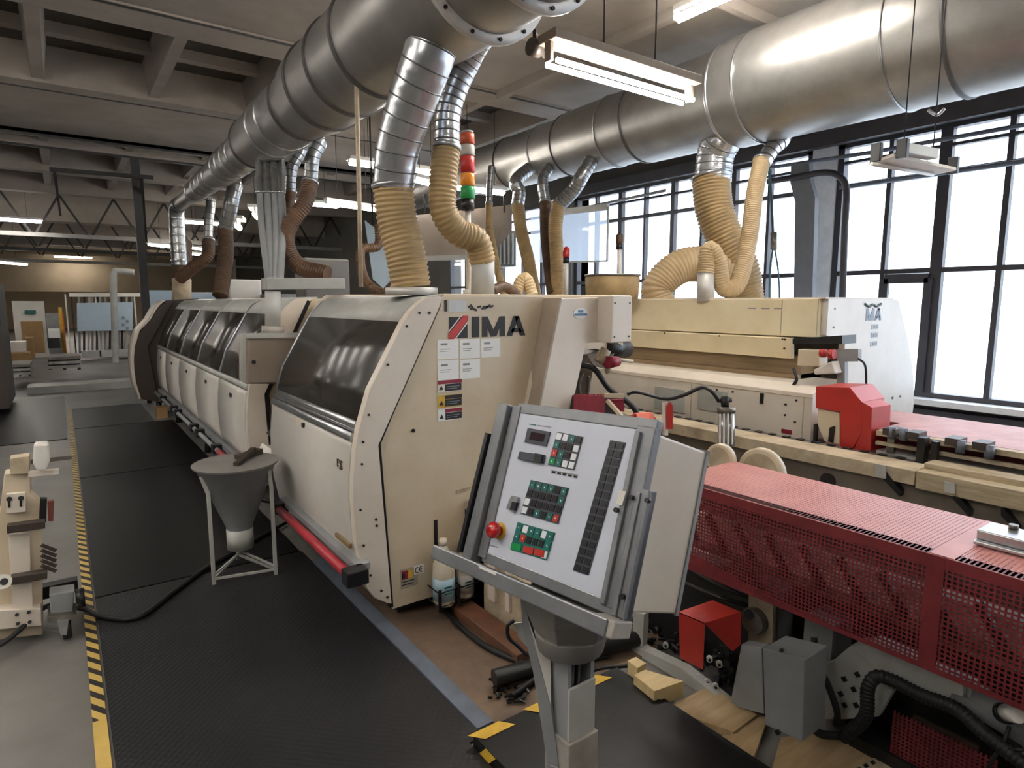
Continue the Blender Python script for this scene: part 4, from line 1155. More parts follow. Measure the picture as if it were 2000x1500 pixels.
D1X, D1Z = 1.5, 2.93
prof1 = [(1.0, .29), (3.2, .287), (3.3, .28), (4.3, .27), (4.5, .235), (5.8, .22), (6.0, .205), (6.3, .165), (7.4, .155), (7.6, .13), (9.0, .12), (9.2, .095), (10.1, .09)]
d1_, R1 = duct('extraction_duct', D1X, D1Z, prof1, galv_dull, [(3.27, .025, seam), (3.7, .02, seam), (4.1, .02, seam), (4.6, .015, seam), (5.0, .015, galv), (5.3, .015, galv), (5.9, .03, seam), (6.35, .02, galv), (6.6, .02, galv), (6.85, .02, galv), (7.1, .02, galv), (7.7, .02, galv), (7.95, .02, galv), (8.2, .02, galv), (8.45, .02, galv), (8.9, .02, galv)],
               'tapering galvanised duct running under the ceiling above the left machine half')
for y in (1.93, 2.27):
    fl_ = obj('flange', MB().tube([(D1X, y - .012, D1Z), (D1X, y - .011, D1Z), (D1X, y + .011, D1Z), (D1X, y + .012, D1Z)], [.285, .328, .328, .285], 48), flangewhite, d1_)
    for k in range(14):
        a = 2 * math.pi * k / 14
        c = Vector((D1X + .308 * math.cos(a), y - .012, D1Z + .308 * math.sin(a)))
        obj('flange_bolt', MB().cyl(c, c - Vector((0, .008, 0)), .008, seg=8), darkmetal, fl_)
obj('end_elbow', pipemesh([(D1X, 10.1, D1Z), (D1X - .02, 10.32, D1Z - .05), (D1X - .02, 10.38, D1Z - .3), (D1X - .02, 10.38, D1Z - .85)], .10, .11, ring=.12, rh=.06), galv, d1_)
D2X, D2Z = 5.5, 3.55
prof2 = [(-1.5, .52), (3.85, .50), (3.95, .45), (5.0, .44), (5.15, .40), (6.2, .395), (6.4, .36), (8.4, .345), (8.5, .30), (11, .29)]
d2_, R2 = duct('extraction_duct', D2X, D2Z, prof2, galv_dull, [(1.95, .03, seam), (2.35, .012, galv), (3.6, .02, galv), (3.9, .035, galv_bright), (5.05, .03, seam), (5.5, .015, galv), (6.3, .02, seam), (6.8, .02, galv), (7.6, .02, seam), (8.3, .02, galv)],
               'wide galvanised duct under the ceiling in front of the tall windows')
obj('hanger_ring', MB().tube(smoothpath([at(1813, 215, X=5.4), at(1830, 224, X=5.4), at(1845, 212, X=5.4)]), .012, 8), galv_bright, d2_)


def drop(name_label, pipe, d0, pr, hosepts, hr, hm, pipe_m=galv, collar=None, ring=.06, cname='duct_branch', pitch=.022, r_end=None, amp=.06, rh=.045):
    """a branch: sheet pipe down from the duct, then a flexible hose to the machine"""
    P_ = [p if isinstance(p, Vector) else at(*p[:2], d=p[2]) for p in pipe] if pipe else None
    if P_ and not isinstance(pipe[0], Vector):   # the branch starts inside the duct it leaves
        q0 = P_[0]
        P_ = [Vector((D1X, q0.y, D1Z)) if abs(q0.x - D1X) < abs(q0.x - D2X) else Vector((D2X, q0.y, D2Z - .05))] + P_
    Hs = [at(x, y, d=d) for x, y, d in hosepts]
    base = Hs[-1]
    t = thing(cname, name_label, 'extraction hose', base, group=None)
    if P_:
        obj('sheet_pipe', pipemesh(P_, pr, r_end or pr, ring=ring, rh=rh * .4), pipe_m, t)
        pp = resample(smoothpath(P_, 10), ring); q = MB(); re_ = r_end or pr
        for i in range(1, len(pp) - 1):
            dd = (pp[i + 1] - pp[i]).normalized() * .0035; rr_ = (pr + (re_ - pr) * i / (len(pp) - 1)) * 1.015 + .002
            q.cyl(pp[i] - dd, pp[i] + dd, rr_, seg=24)
        if q.v: obj('pipe_joints', q, seam_metal, t)
    h = obj('flexible_hose', hosemesh(Hs, hr, pitch=pitch, amp=amp), hm, t)
    if P_:
        a, b = Hs[0], Hs[1]; dd = (b - a).normalized()
        obj('hose_clamp', MB().cyl(a - dd * .012, a + dd * .012, hr * 1.09, seg=20), alu, t)
    if collar:
        c0_, c1_, cr, cm_ = collar
        obj('collar', MB().cyl(at(*c0_[:2], d=c0_[2]), at(*c1_[:2], d=c1_[2]), cr, seg=24), cm_, t)
    return t


t = drop('thick tan hose on the hood top under the nearest bright branch pipe', [Vector((1.50, 2.60, 2.92)), (840, 100, 2.8), (803, 205, 2.9), (778, 285, 2.98), (768, 366, 3.05)], None, .122, [(768, 362, 3.05), (776, 430, 3.08), (793, 500, 3.1), (803, 562, 3.12)], .098, hose, galv_bright, ring=.075, r_end=.098, pitch=.024, amp=.045, rh=.03)
obj('floor_collar', MB().cyl(at(804, 562, d=3.12) , at(804, 562, d=3.12) + Vector((0, 0, -.035)), .13, seg=28), flangewhite, t)
drop('mid sized tan hose bending right into a grey collar behind the signal light', [(960, 20, 2.85), (922, 100, 3.0), (891, 165, 3.05), (875, 220, 3.08), (873, 292, 3.1)], None, .062, [(872, 288, 3.1), (866, 350, 3.1), (866, 410, 3.12), (893, 452, 3.18), (930, 470, 3.25), (943, 512, 3.3)], .068, hose, galv_bright, collar=((943, 505, 3.3), (943, 577, 3.3), .062, greylight), ring=.04, r_end=.064, rh=.06)
# branches farther along the left duct
drop('tan hose curving right to the linking unit, under a short bright pipe', [(622, 268, 5.0), (610, 310, 5.0), (606, 360, 5.05)], None, .055, [(606, 356, 5.05), (596, 395, 5.0), (566, 440, 4.95), (560, 480, 4.9), (585, 520, 4.85), (640, 535, 4.8)], .062, hose_dk, galv, ring=.05)
drop('narrow brown hose left of the curving tan hose', [(588, 285, 5.3), (570, 330, 5.3), (567, 380, 5.35)], None, .045, [(567, 376, 5.35), (563, 400, 5.3), (556, 450, 5.2), (566, 500, 5.1), (600, 530, 5.0)], .05, hose_dk, galv, ring=.05)
tb_ = thing('pipe_bundle', 'bundle of thin grey pipes dropping to the grey overhead arm', 'pipes', at(530, 545, d=4.6))
for i, (xa, xb, ya) in enumerate(((508, 526, 320), (522, 531, 330), (536, 537, 318), (548, 546, 325))):
    obj('pipe', pipemesh([at(xa, ya, d=5.2), at(xa + 1, 380, d=5.1), at(xa + 4, 440, d=4.95), at(xb, 548, d=4.6)], .030, ring=.5, rh=.03, seg=12), greypaint, tb_)
    obj('sleeve', pipemesh([at(xa, ya - 20, d=5.2), at(xa, 345, d=5.15), at(xa + 1, 380, d=5.1)], .036, ring=.045, rh=.09, seg=14), galv, tb_)
drop('brown hose under the far end elbow of the left duct', None, None, 0, [(359, 475, 10.0), (358, 520, 9.8), (350, 560, 9.6)], .115, hose_dk)
drop('dark tan hose standing on the far hoods, right of the crossing hose', [(455, 352, 7.6), (452, 395, 7.6), (440, 450, 7.7)], None, .085, [(440, 446, 7.7), (441, 500, 7.6), (430, 578, 7.4)], .085, hose_dk, galv, ring=.08)
drop('short tan hose crossing to the left above the far hoods', [(408, 385, 8.8), (407, 440, 8.8), (407, 475, 8.8)], None, .06, [(407, 470, 8.8), (405, 500, 8.7), (380, 520, 8.7), (350, 545, 8.8)], .08, hose_dk, galv, ring=.08)
sk_ = thing('pipe_stub', 'rusty cream pipe stub on the roof of the far hoods', 'pipe stub', at(352, 590, d=9.2))
obj('stub', MB().cyl(at(355, 592, d=9.2), at(355, 545, d=9.2), .13), cream_dusty, sk_)
# branches from the right duct
t = drop('thickest tan hose dropping behind the right machine half', [(1412, 268, 6.2), (1398, 300, 6.3), (1392, 352, 6.35)], None, .19, [(1388, 345, 6.35), (1395, 410, 6.35), (1418, 470, 6.35), (1445, 525, 6.4), (1455, 585, 6.5)], .185, hose, galv_bright, ring=.07, r_end=.18, pitch=.035, amp=.05, rh=.04)
single('flexible_hose', hosemesh([at(1290, 595, d=6.3), at(1285, 560, d=6.3), at(1330, 520, d=6.3), at(1390, 520, d=6.35), at(1440, 545, d=6.5)], .15, .19, pitch=.035, amp=.05, seg=20), hose_lt, 'fat tan hose lying in a low arch on top of the right machine half', 'extraction hose')
t = drop('slim tan hose making a U bend into a white collar on the right machine half', [(1530, 262, 5.9), (1508, 290, 5.9), (1490, 318, 5.9)], None, .075, [(1488, 312, 5.9), (1474, 380, 5.8), (1462, 470, 5.7), (1440, 555, 5.6), (1412, 560, 5.55), (1402, 510, 5.5), (1385, 488, 5.5), (1378, 535, 5.5)], .075, hose_lt, galv_bright, collar=((1378, 532, 5.5), (1378, 590, 5.5), .072, flangewhite), ring=.06)
drop('tan hose leaning right to the machine top below two bright pipe ends', [(1010, 350, 8.2), (1014, 375, 8.2), (1011, 402, 8.2)], None, .085, [(1011, 398, 8.2), (1018, 450, 8.1), (1032, 510, 7.9), (1045, 580, 7.7)], .08, hose, galv, ring=.06)
drop('straight grey brown hose between two tan hoses behind the machine', [(1062, 345, 8.0), (1065, 400, 8.0)], None, .07, [(1065, 395, 8.0), (1068, 470, 7.9), (1080, 575, 7.6)], .075, hose_dk, galv, ring=.08)
drop('tan hose hanging straight below a slanting ribbed pipe near the film box', [(1140, 338, 7.4), (1120, 372, 7.5), (1092, 400, 7.6)], None, .085, [(1092, 395, 7.6), (1085, 440, 7.6), (1088, 510, 7.6), (1090, 585, 7.6)], .085, hose, galv, ring=.05)
drop('thin tan hose beside the signal light bending to the right', [at(960, 325, d=7.6), (957, 350, 7.6), (955, 400, 7.6)], None, .04, [(955, 398, 7.6), (955, 440, 7.5), (968, 510, 7.3), (985, 580, 7.1)], .045, hose, galv, ring=.08)
drop('brown hose dipping behind the thick near hose and the hanging rope', None, None, 0, [(740, 440, 5.0), (738, 480, 5.0), (705, 490, 4.9), (712, 545, 4.8), (745, 572, 4.7), (790, 570, 4.6)], .035, hose_dk)
single('flexible_hose', hosemesh([at(960, 568, d=4.2), at(985, 560, d=4.3), at(1010, 575, d=4.4)], .035, seg=12), hose_dk, 'short brown hose end lying on the machine top right of the grey collar', 'extraction hose')
single('flexible_hose', hosemesh([at(1008, 578, d=4.6), at(1016, 552, d=4.6), at(1028, 545, d=4.6), at(1040, 578, d=4.6)], .045, seg=12), hose_lt, 'small pale tan hose arch on the machine top behind the logo plate', 'extraction hose')
# ------------------------------------------------------------------ lamps
def lamp(p0, p1, label, r=.018, n=1, gap=.06, m=tubeglow, housing=fixwhite, up=.05, w=.12, group=None, wires=True, closed=False):
    p0 = Vector(p0); p1 = Vector(p1); d = (p1 - p0).normalized(); s = d.cross(Vector((0, 0, 1))).normalized()
    t = thing('fluorescent_lamp', label, 'ceiling lamp', tuple((p0 + p1) / 2), group)
    for i in range(n):
        o = s * gap * (i - (n - 1) / 2)
        obj('tube', MB().cyl(p0 + o, p1 + o, r, seg=12), m, t)
    z = Vector((0, 0, up))
    obj('housing', MB().bar(p0 - d * .04 + z, p1 + d * .04 + z, w, .05), housing, t, .005)
    for q in (p0, p1):
        obj('tube_holder', MB().bar(q - d * .02 + z * 1.0 if q == p0 else q + z, q + z * .0 - d * .02 if q == p0 else q + d * .02 + z * 0, .05, .02), housing, t)
    if wires:
        for f in (.2, .8):
            q = p0.lerp(p1, f) + z
            obj('hanging_wire', MB().cyl(q, (q.x, q.y, CZ + .02), .004, seg=6), darkmetal, t)
    return t


la = at(1078, 122, Z=2.8); lb_ = at(1345, 198, Z=2.8)
l1 = lamp((la.x, 2.69, 2.80), (lb_.x, 2.69, 2.80), 'nearest hanging fluorescent lamp with brown backed housing and two lit tubes', r=.014, n=2, gap=.085, m=tubeglow_near, housing=fixbrown, up=.12, w=.15, wires=False)
obj('end_socket', MB().cyl((la.x - .06, 2.80, 2.90), (la.x + .0, 2.80, 2.90), .045).cyl((la.x - .03, 2.80, 2.94), (la.x - .03, 2.80, 2.99), .012), darkbrown, l1)
obj('end_ring', MB().cyl((la.x + .02, 2.76, 2.895), (la.x + .035, 2.76, 2.895), .05), fixwhite, l1)
for x in (2.62, 3.05): obj('hanging_chain', MB().cyl((x, 2.74, 2.90), (x, 2.74, CZ), .006, seg=6), darkbrown, l1)
a = at(1325, 36, Z=3.9); lamp((a.x, a.y, 3.9), (a.x, a.y - 1.25, 3.9), 'bright ceiling lamp at the top edge, right of the big duct flange', r=.035, up=.09, m=tubeglow_near, w=.05, wires=True)
rows = [((812, 352), (850, 362), 3.1, 'far lamp glimpsed between the two tan hoses', .030), ((895, 368), (983, 378), 3.1, 'lit lamp just right of the signal light', .030),
        ((640, 398), (733, 411), 3.0, 'lit lamp left of the thick near hose', .022), ((290, 478), (398, 487), 3.0, 'distant long lamp above the far duct end', .03), ((350, 494), (396, 498), 2.9, 'distant lamp just below the longer one by the brown hose', .03),
        ((-60, 508), (52, 517), 2.7, 'distant lamp at the left edge of the picture', .03), ((75, 531), (148, 533), 2.9, 'small warm lamp on the far timber wall', .05), ((115, 540), (178, 537), 2.8, 'lower small warm lamp on the far timber wall', .05)]
for (a, b, z, lab, r) in rows:
    p0 = at(*a, Z=z); p1 = at(b[0], b[1], Z=z)
    if (p1 - p0).length > 3: p1 = p0 + (p1 - p0).normalized() * 3
    lamp(p0, p1, lab, r=r, m=tubeglow if p0.y < 9 else tubeglow_far, up=.06, w=.10, wires=True)
for (x, y, lab, w) in ((498, 418, 'bright end of a lamp behind the grey pipe bundle', .06), (462, 440, 'bright lamp beside the far brown hose', .06)):
    p0 = at(x, y, d=9.5); lamp(p0 + Vector((0, 0, 0)), p0 + Vector((.12, .35, .0)), lab, r=w * .7, m=tubeglow_far, wires=True, w=.2, up=.12)
for (x, y, lab) in ((320, 522, 'tiny far light left of the brown hoses'), (160, 550, 'tiny far light above the yellow post'), (262, 537, 'tiny far light left of the black pole'), (291, 538, 'tiny far light right of the black pole'), (95, 558, 'slanting far light left above the yellow post'), (246, 555, 'lowest tiny far light right of the blue board')):
    p0 = at(x, y, d=30); lamp(p0, p0 + Vector((.45, .1, 0)), lab, r=.10, m=tubeglow_far, wires=True, w=.2, up=.12)
# fill lamps added behind and beside the camera, plus lamps down the hall
LAMPLAB = {(-4, 16): 'fluorescent lamp over the far left part of the hall', (2.5, 17): 'fluorescent lamp beyond the far end of the left duct', (-1.5, 19): 'added lamp brightening the far pallets and the blue board', (-3, 24): 'lamp far down the hall on the left, before the trusses end', (3, 25): 'distant lamp right of the black pole', (0, 33): 'most distant lamp, near the timber wall', (3.4, 8.5): 'lamp between the two ducts, behind the signal light', (3.4, 12.5): 'farther lamp between the two ducts'}  # the lamp by the pallets is added to brighten the background
for (x, y) in ((-3.4, .2), (-4.2, 2.2), (-2.6, 5.6), (-2.6, 8.4), (-6, 0), (-6, 4), (-6, 9), (3.6, .5), (3.6, -1.2), (-1.5, 1.2), (-2.0, 2.8), (-2.4, 3.9), (5.4, -.4), (-.6, -1.6), (1.6, -4.6), (-4, 16), (2.5, 17), (-1.5, 19), (-3, 24), (3, 25), (0, 33), (3.4, 8.5), (3.4, 12.5)):
    lab = LAMPLAB.get((x, y))
    lamp((x, y, 3.45), (x + 1.3, y, 3.45), lab or 'added white two tube fill lamp outside the view', r=.026, n=2, gap=.09, up=.06, w=.18 if x < 0 or y > 5 else .05, group=None if lab else 'added fill lamps beside and behind the camera')
# unlit lamp in front of the windows
ul = thing('hanging_lamp', 'unlit white lamp hanging in front of the tall windows at the right', 'ceiling lamp', at(1780, 320, Z=2.4))
obj('reflector', MB().prism([at(1697, 322, Z=2.40), at(1822, 343, Z=2.40), at(1868, 333, Z=2.40), at(1745, 306, Z=2.42)], (0, 0, .02)), mat('aged_reflector', '#CFC6B6', .5), ul, .003)
obj('ballast', MB().bar(at(1762, 290, Z=2.47), at(1822, 302, Z=2.47), .07, .06), greylight, ul, .004)
obj('tube', MB().cyl(at(1702, 320, Z=2.39), at(1822, 341, Z=2.39), .012), fixwhite, ul)
for (x, y) in ((1712, 300), (1763, 292), (1862, 325)):
    c = at(x, y, Z=2.46); obj('end_clip', MB().box(c.x - .02, c.x + .02, c.y - .03, c.y + .03, 2.41, 2.52), darkmetal, ul, .004)
for (x, y, y2) in ((1765, 285, 250), (1822, 300, 225)):
    c = at(x, y, Z=2.5); obj('hanging_wire', MB().cyl(c, (c.x, c.y, CZ), .004, seg=6), darkmetal, ul)
# ------------------------------------------------------------------ signal light
tx, ty = 1.865, 3.0
sg = thing('signal_tower', 'signal light with stacked orange, red, amber and green lenses on a white pole', 'signal light', (tx, ty, 1.585))
obj('pole', MB().cyl((tx, ty, 1.59), (tx, ty, 2.06), .016), offwhite, sg)
obj('pole_foot', MB().cyl((tx, ty, 1.59), (tx, ty, 1.62), .035), offwhite, sg)
obj('black_base', MB().cyl((tx, ty, 2.05), (tx, ty, 2.11), .036), black, sg)
for z0, z1, m, nm in ((2.11, 2.175, greenlens, 'green_lens'), (2.18, 2.245, amber, 'amber_lens'), (2.25, 2.335, redlens, 'red_lens'), (2.34, 2.395, clearlens, 'clear_lens'), (2.40, 2.455, orangelens, 'orange_lens')):
    obj(nm, MB().tube([(tx, ty, z0), (tx, ty, z0 + .004), (tx, ty, z1 - .004), (tx, ty, z1)], [.036, .040, .040, .036], 24), m, sg)
obj('cap', MB().cyl((tx, ty, 2.455), (tx, ty, 2.468), .034), greypaint, sg)
for (x, y0, y1, lab, cm_, d) in ((1210, 455, 580, 'thin white pole with brown knob in front of the far windows', hose_dk, 6.3), (1106, 482, 580, 'short pole with small red and black lamp behind the machine top', redlens, 6.6)):
    p = thing('signal_pole', lab, 'pole', at(x, y1 + 5, d=d))
    obj('pole', MB().cyl(at(x, y1 + 5, d=d), at(x, y0 + 20, d=d), .022), offwhite, p)
    obj('knob', MB().tube([at(x, y0 + 25, d=d), at(x, y0 + 18, d=d), at(x, y0 + 6, d=d), at(x, y0, d=d)], [.02, .04, .04, .015], 12), cm_, p)
    obj('knob_base', MB().cyl(at(x, y0 + 32, d=d), at(x, y0 + 22, d=d), .035), black, p)
# tan canvas collar on top of the right machine half
cc = thing('canvas_collar', 'tan ring shaped canvas collar on the right machine half behind the overhead box', 'duct collar', at(1195, 580, d=6.0))
c = at(1195, 583, d=6.0); c.z = 1.58
obj('canvas_ring', MB().tube([c, c + Vector((0, 0, .01)), c + Vector((0, 0, .20)), c + Vector((0, 0, .22))], [.24, .25, .26, .25], 28), hose, cc)
obj('top_hoop', MB().cyl(c + Vector((0, 0, .215)), c + Vector((0, 0, .23)), .268, seg=28), steel, cc)
single('hanging_rope', MB().tube([at(694, -20, d=3.2), at(697, 200, d=3.3), at(702, 400, d=3.35), at(705, 560, d=3.4)], .013, 8), cream_dusty, 'thick pale hanging rope crossing in front of the left duct', 'rope')
# film enclosure, sheet metal hood
fb = thing('film_box', 'hanging box of clear plastic film in front of the far windows', 'plastic enclosure', at(1140, 510, d=8.2))
Q = [at(1095, 415, d=8.6), at(1188, 404, d=8.0), at(1186, 510, d=8.0), at(1100, 512, d=8.6)]
obj('film_sheet', MB().prism(Q, (0, .01, 0)), filmglass, fb)
obj('film_side', MB().prism([Q[0], Q[3], Q[3] + Vector((-.3, .3, 0)), Q[0] + Vector((-.3, .3, 0))], (0, .01, 0)), filmglass, fb)
obj('top_bar', MB().bar(Q[0], Q[1], .06, .08).bar(Q[1], Q[2], .02, .02).bar(Q[2], Q[3], .02, .02), greylight, fb)
sh = thing('sheet_metal_hood', 'taupe sheet metal hood hanging between the hoses behind the signal light', 'hood', at(900, 545, d=8.5))
obj('hood_shell', MB().prism([at(815, 420, d=8.6), at(1000, 400, d=8.9), at(1000, 450, d=8.9), at(960, 500, d=8.8), at(815, 505, d=8.6)], (.2, .8, 0)), brownbox, sh)
for _x in (830, 985):
    _c = at(_x, 415, d=8.8); obj('hanging_rod', MB().cyl(_c, (_c.x, _c.y, _c.z + .25), .012, seg=8), darkmetal, sh)
obj('hood_rim', MB().bar(at(815, 505, d=8.6), at(960, 500, d=8.8), .06), greylight, sh)
w_ = thing('wall_cabinet', 'grey ribbed radiator panel seen between hoses under the wide duct', 'panel', at(1000, 520, d=10))
obj('cabinet_body', MB().prism([at(965, 452, d=10), at(1008, 450, d=10), at(1008, 520, d=10), at(965, 522, d=10)], (.1, .2, 0)), greypaint, w_)
for i in range(5): obj('rib', MB().bar(at(969 + i * 8, 456, d=9.95), at(969 + i * 8, 516, d=9.95), .03), greylight, w_)
sbx = thing('tilted_panel', 'pale blue grey tilted panel behind the thick near hose', 'panel', at(745, 560, d=7))
_c = at(728, 440, d=7); obj('hanging_rod', MB().cyl(_c, (_c.x, _c.y, CZ), .010, seg=8), darkmetal, sbx)
obj('panel', MB().prism([at(712, 430, d=7), at(745, 455, d=7), at(762, 548, d=7), at(748, 563, d=7), at(728, 545, d=7)], (.05, .1, 0)), bluish_film, sbx)
single('window_jamb', MB().box(WX - .1, WX + .3, 8.35, 8.6, 0, 3.5), wallgrey, 'grey wall pier at the far end of the visible windows', 'wall pier')
# things on the window wall
chn = single('cable_channel', MB().prism(pxpoly([(1545, 322), (1580, 318), (1582, 350), (1592, 385), (1586, 590), (1550, 590), (1553, 395), (1543, 355)], X=7.0), (.08, 0, 0)), mat('channel_grey', '#74767C', .5), 'flat grey cable channel with a kink, left of the white pillar', 'cable channel')
single('bent_pipe', MB().tube(smoothpath([at(1500, 355, X=6.98), at(1560, 345, X=6.98), at(1610, 337, X=6.98), at(1640, 345, X=6.98), at(1653, 372, X=6.98), at(1650, 450, X=6.98), at(1645, 590, X=6.98)]), .035, 12), framedark, 'dark pipe bending down beside the white pillar', 'pipe')
single('wall_pipe', MB().tube([at(1130, 408, X=7.15), at(1300, 372, X=7.15)], .022, 8), greypaint, 'thin pipe running across the far windows', 'pipe')
single('wall_pipe', MB().tube([at(1500, 328, X=7.15), at(1700, 298, X=7.15), at(2050, 235, X=7.15)], .022, 8), bluegrey, 'upper blue grey pipe across the near windows behind the unlit lamp', 'pipe')
single('wall_pipe', MB().tube([at(1640, 366, X=7.15), at(2050, 308, X=7.15)], .024, 8), bluegrey, 'lower blue grey pipe across the near windows', 'pipe')
hc = thing('hanging_cable', 'blue green cable with a plug hanging left of the grey channel', 'cable', at(1512, 590, d=6.6))
obj('cable', MB().tube(smoothpath([at(1500, 315, d=6.6), at(1506, 380, d=6.6), at(1510, 460, d=6.6)]), .014, 8).tube(smoothpath([at(1510, 480, d=6.6), at(1504, 530, d=6.6), at(1503, 592, d=6.6)]), .012, 8).tube(smoothpath([at(1512, 480, d=6.6), at(1520, 530, d=6.6), at(1523, 592, d=6.6)]), .009, 8), mat('blue_green_cable', '#3E5F6B', .5), hc)
obj('plug', MB().cyl(at(1511, 455, d=6.6), at(1511, 488, d=6.6), .035), steel, hc)
# ------------------------------------------------------------------ parts between the machine halves
mu = thing('machining_unit', 'small motor unit with red knob and black cable in the machine gap', 'machine head', (2.75, 2.9, 1.2))
obj('white_plate', MB().prism(pxpoly([(1147, 664), (1176, 664), (1176, 684), (1148, 684)], X=2.62), (.02, 0, 0)), offwhite, mu, .002)
obj('motor', MB().cyl(at(1180, 680, d=3.7), at(1222, 682, d=3.9), .055).cyl(at(1200, 665, d=3.8), at(1200, 690, d=3.8), .03), black, mu)
obj('bracket', MB().prism([at(1140, 682, d=3.6), at(1165, 682, d=3.6), at(1200, 690, d=3.7), at(1188, 722, d=3.7), at(1160, 715, d=3.6), at(1140, 810, d=3.6), at(1122, 810, d=3.6)], (.05, .08, 0)), mat('dusty_brown_steel', '#6F6052', .6, scale=12), mu)
obj('silver_block', MB().cyl(at(1168, 690, d=3.5), at(1185, 700, d=3.5), .045).cyl(at(1185, 718, d=3.5), at(1190, 728, d=3.5), .02), cream_dusty, mu)
obj('red_knob', MB().cyl(at(1186, 708, d=3.45), at(1206, 706, d=3.5), .036, .028), maroon, mu)
obj('yellow_rod', MB().cyl(at(1206, 702, d=3.5), at(1235, 706, d=3.6), .010), cream, mu)
obj('black_cable', MB().tube(smoothpath([at(1130, 712, d=3.5), at(1160, 720, d=3.5), at(1190, 760, d=3.5), at(1225, 785, d=3.5), at(1240, 800, d=3.5), at(1245, 812, d=3.5)]), .016, 8), black, mu)
obj('wiring', MB().tube(smoothpath([at(1137, 730, d=3.55), at(1130, 760, d=3.5), at(1145, 800, d=3.5)]), .012, 8).tube(smoothpath([at(1150, 735, d=3.55), at(1147, 770, d=3.5), at(1135, 790, d=3.5)]), .010, 8), darkbrown, mu)
bs = thing('infeed_guard', 'dark red slotted guard and braces just above the console, left side', 'machine guard', at(1165, 800, d=3.2))
bm_ = MB()
for i in range(22):
    x = 1122 + i * 2.8; bm_.bar(at(x, 770, d=3.3), at(x - 1, 815, d=3.25), .006, .012)
obj('slotted_guard', bm_, maroon, bs)
obj('guard_plate', MB().prism([at(1118, 772, d=3.34), at(1215, 776, d=3.36), at(1212, 822, d=3.34), at(1112, 822, d=3.3)], (.01, .02, 0)), darkbrown, bs)
obj('red_block', MB().prism([at(1192, 782, d=3.3), at(1219, 780, d=3.3), at(1219, 805, d=3.3), at(1205, 800, d=3.3)], (.02, .03, 0)), maroon, bs)
obj('brace', MB().bar(at(1180, 772, d=3.25), at(1218, 773, d=3.25), .02).bar(at(1186, 782, d=3.25), at(1216, 815, d=3.2), .018), cream, bs)
rgd = thing('red_cover', 'bright red folded guard just above the top right corner of the console', 'machine guard', at(1260, 830, d=2.9))
obj('dark_side', MB().prism([at(1222, 824, d=2.9), at(1242, 808, d=2.9), at(1258, 836, d=2.9)], (.01, .02, 0)), red, rgd)
obj('lit_face', MB().prism([at(1242, 808, d=2.9), at(1274, 806, d=2.95), at(1288, 840, d=2.9), at(1255, 836, d=2.85)], (.01, .02, 0)), mat('lit_red_paint', '#DE6F58', .4), rgd)  # paler red paints the light onto this face of the fold
obj('wing', MB().prism([at(1276, 810, d=2.95), at(1292, 832, d=2.9), at(1294, 842, d=2.9), at(1286, 842, d=2.9)], (.01, .02, 0)), red, rgd)
rpl = thing('red_cover', 'narrow upright red plate on a white post right of the folded red guard', 'machine guard', at(1308, 840, d=2.9))
obj('plate', MB().prism([at(1302, 796, d=2.9), at(1309, 785, d=2.9), at(1314, 792, d=2.9), at(1314, 838, d=2.9), at(1302, 838, d=2.9)], (.02, .02, 0)), redbright, rpl)
obj('post', MB().bar(at(1299, 785, d=2.92), at(1299, 850, d=2.92), .02), offwhite, rpl)
single('black_cable', MB().tube(smoothpath([at(1225, 770, d=3.2), at(1245, 766, d=3.2), at(1300, 779, d=3.1), at(1335, 772, d=3.0), at(1370, 757, d=2.95), at(1390, 765, d=2.9), at(1405, 785, d=2.9)]), .009, 8), black, 'black air hose looping from the red guards to the metal cylinder', 'cable')
gc_ = thing('grease_cylinder', 'upright aluminium cylinder with black hose behind the red mesh cover', 'cylinder', at(1419, 905, d=2.9))
obj('barrel', MB().cyl(at(1419, 870, d=2.9), at(1418, 805, d=2.9), .037, seg=20), alu, gc_)
obj('barrel_head', MB().cyl(at(1418, 806, d=2.9), at(1418, 795, d=2.9), .042, seg=20), steel, gc_)
obj('fitting', MB().cyl(at(1416, 795, d=2.9), at(1416, 774, d=2.9), .018).cyl(at(1408, 783, d=2.9), at(1428, 781, d=2.9), .012), darkmetal, gc_)
obj('rod', MB().cyl(at(1419, 905, d=2.9), at(1419, 868, d=2.9), .016), steel, gc_)
for i in range(4): obj('barrel_rib', MB().bar(at(1406 + i * 8, 868, d=2.86), at(1406 + i * 8, 808, d=2.86), .006), offwhite, gc_)
for (x, y, r, lab, m) in ((1484, 924, .11, 'large pale pulley wheel half hidden behind the red mesh top', cream), (1404, 898, .07, 'smaller pale pulley wheel left of the large one', cream)):
    p = thing('pulley_wheel', lab, 'wheel', at(x, y, d=2.75))
    c = at(x, y, d=2.75); ax = Vector((1, 0, 0))
    obj('rim', MB().tube([c + ax * .0, c + ax * .002, c + ax * .03, c + ax * .032], [r * .93, r, r, r * .93], 32).xf(Matrix.Identity(4)), m, p)
    obj('hub', MB().cyl(c + ax * -.002, c + ax * .006, r * .80, seg=28), cream_dusty, p)
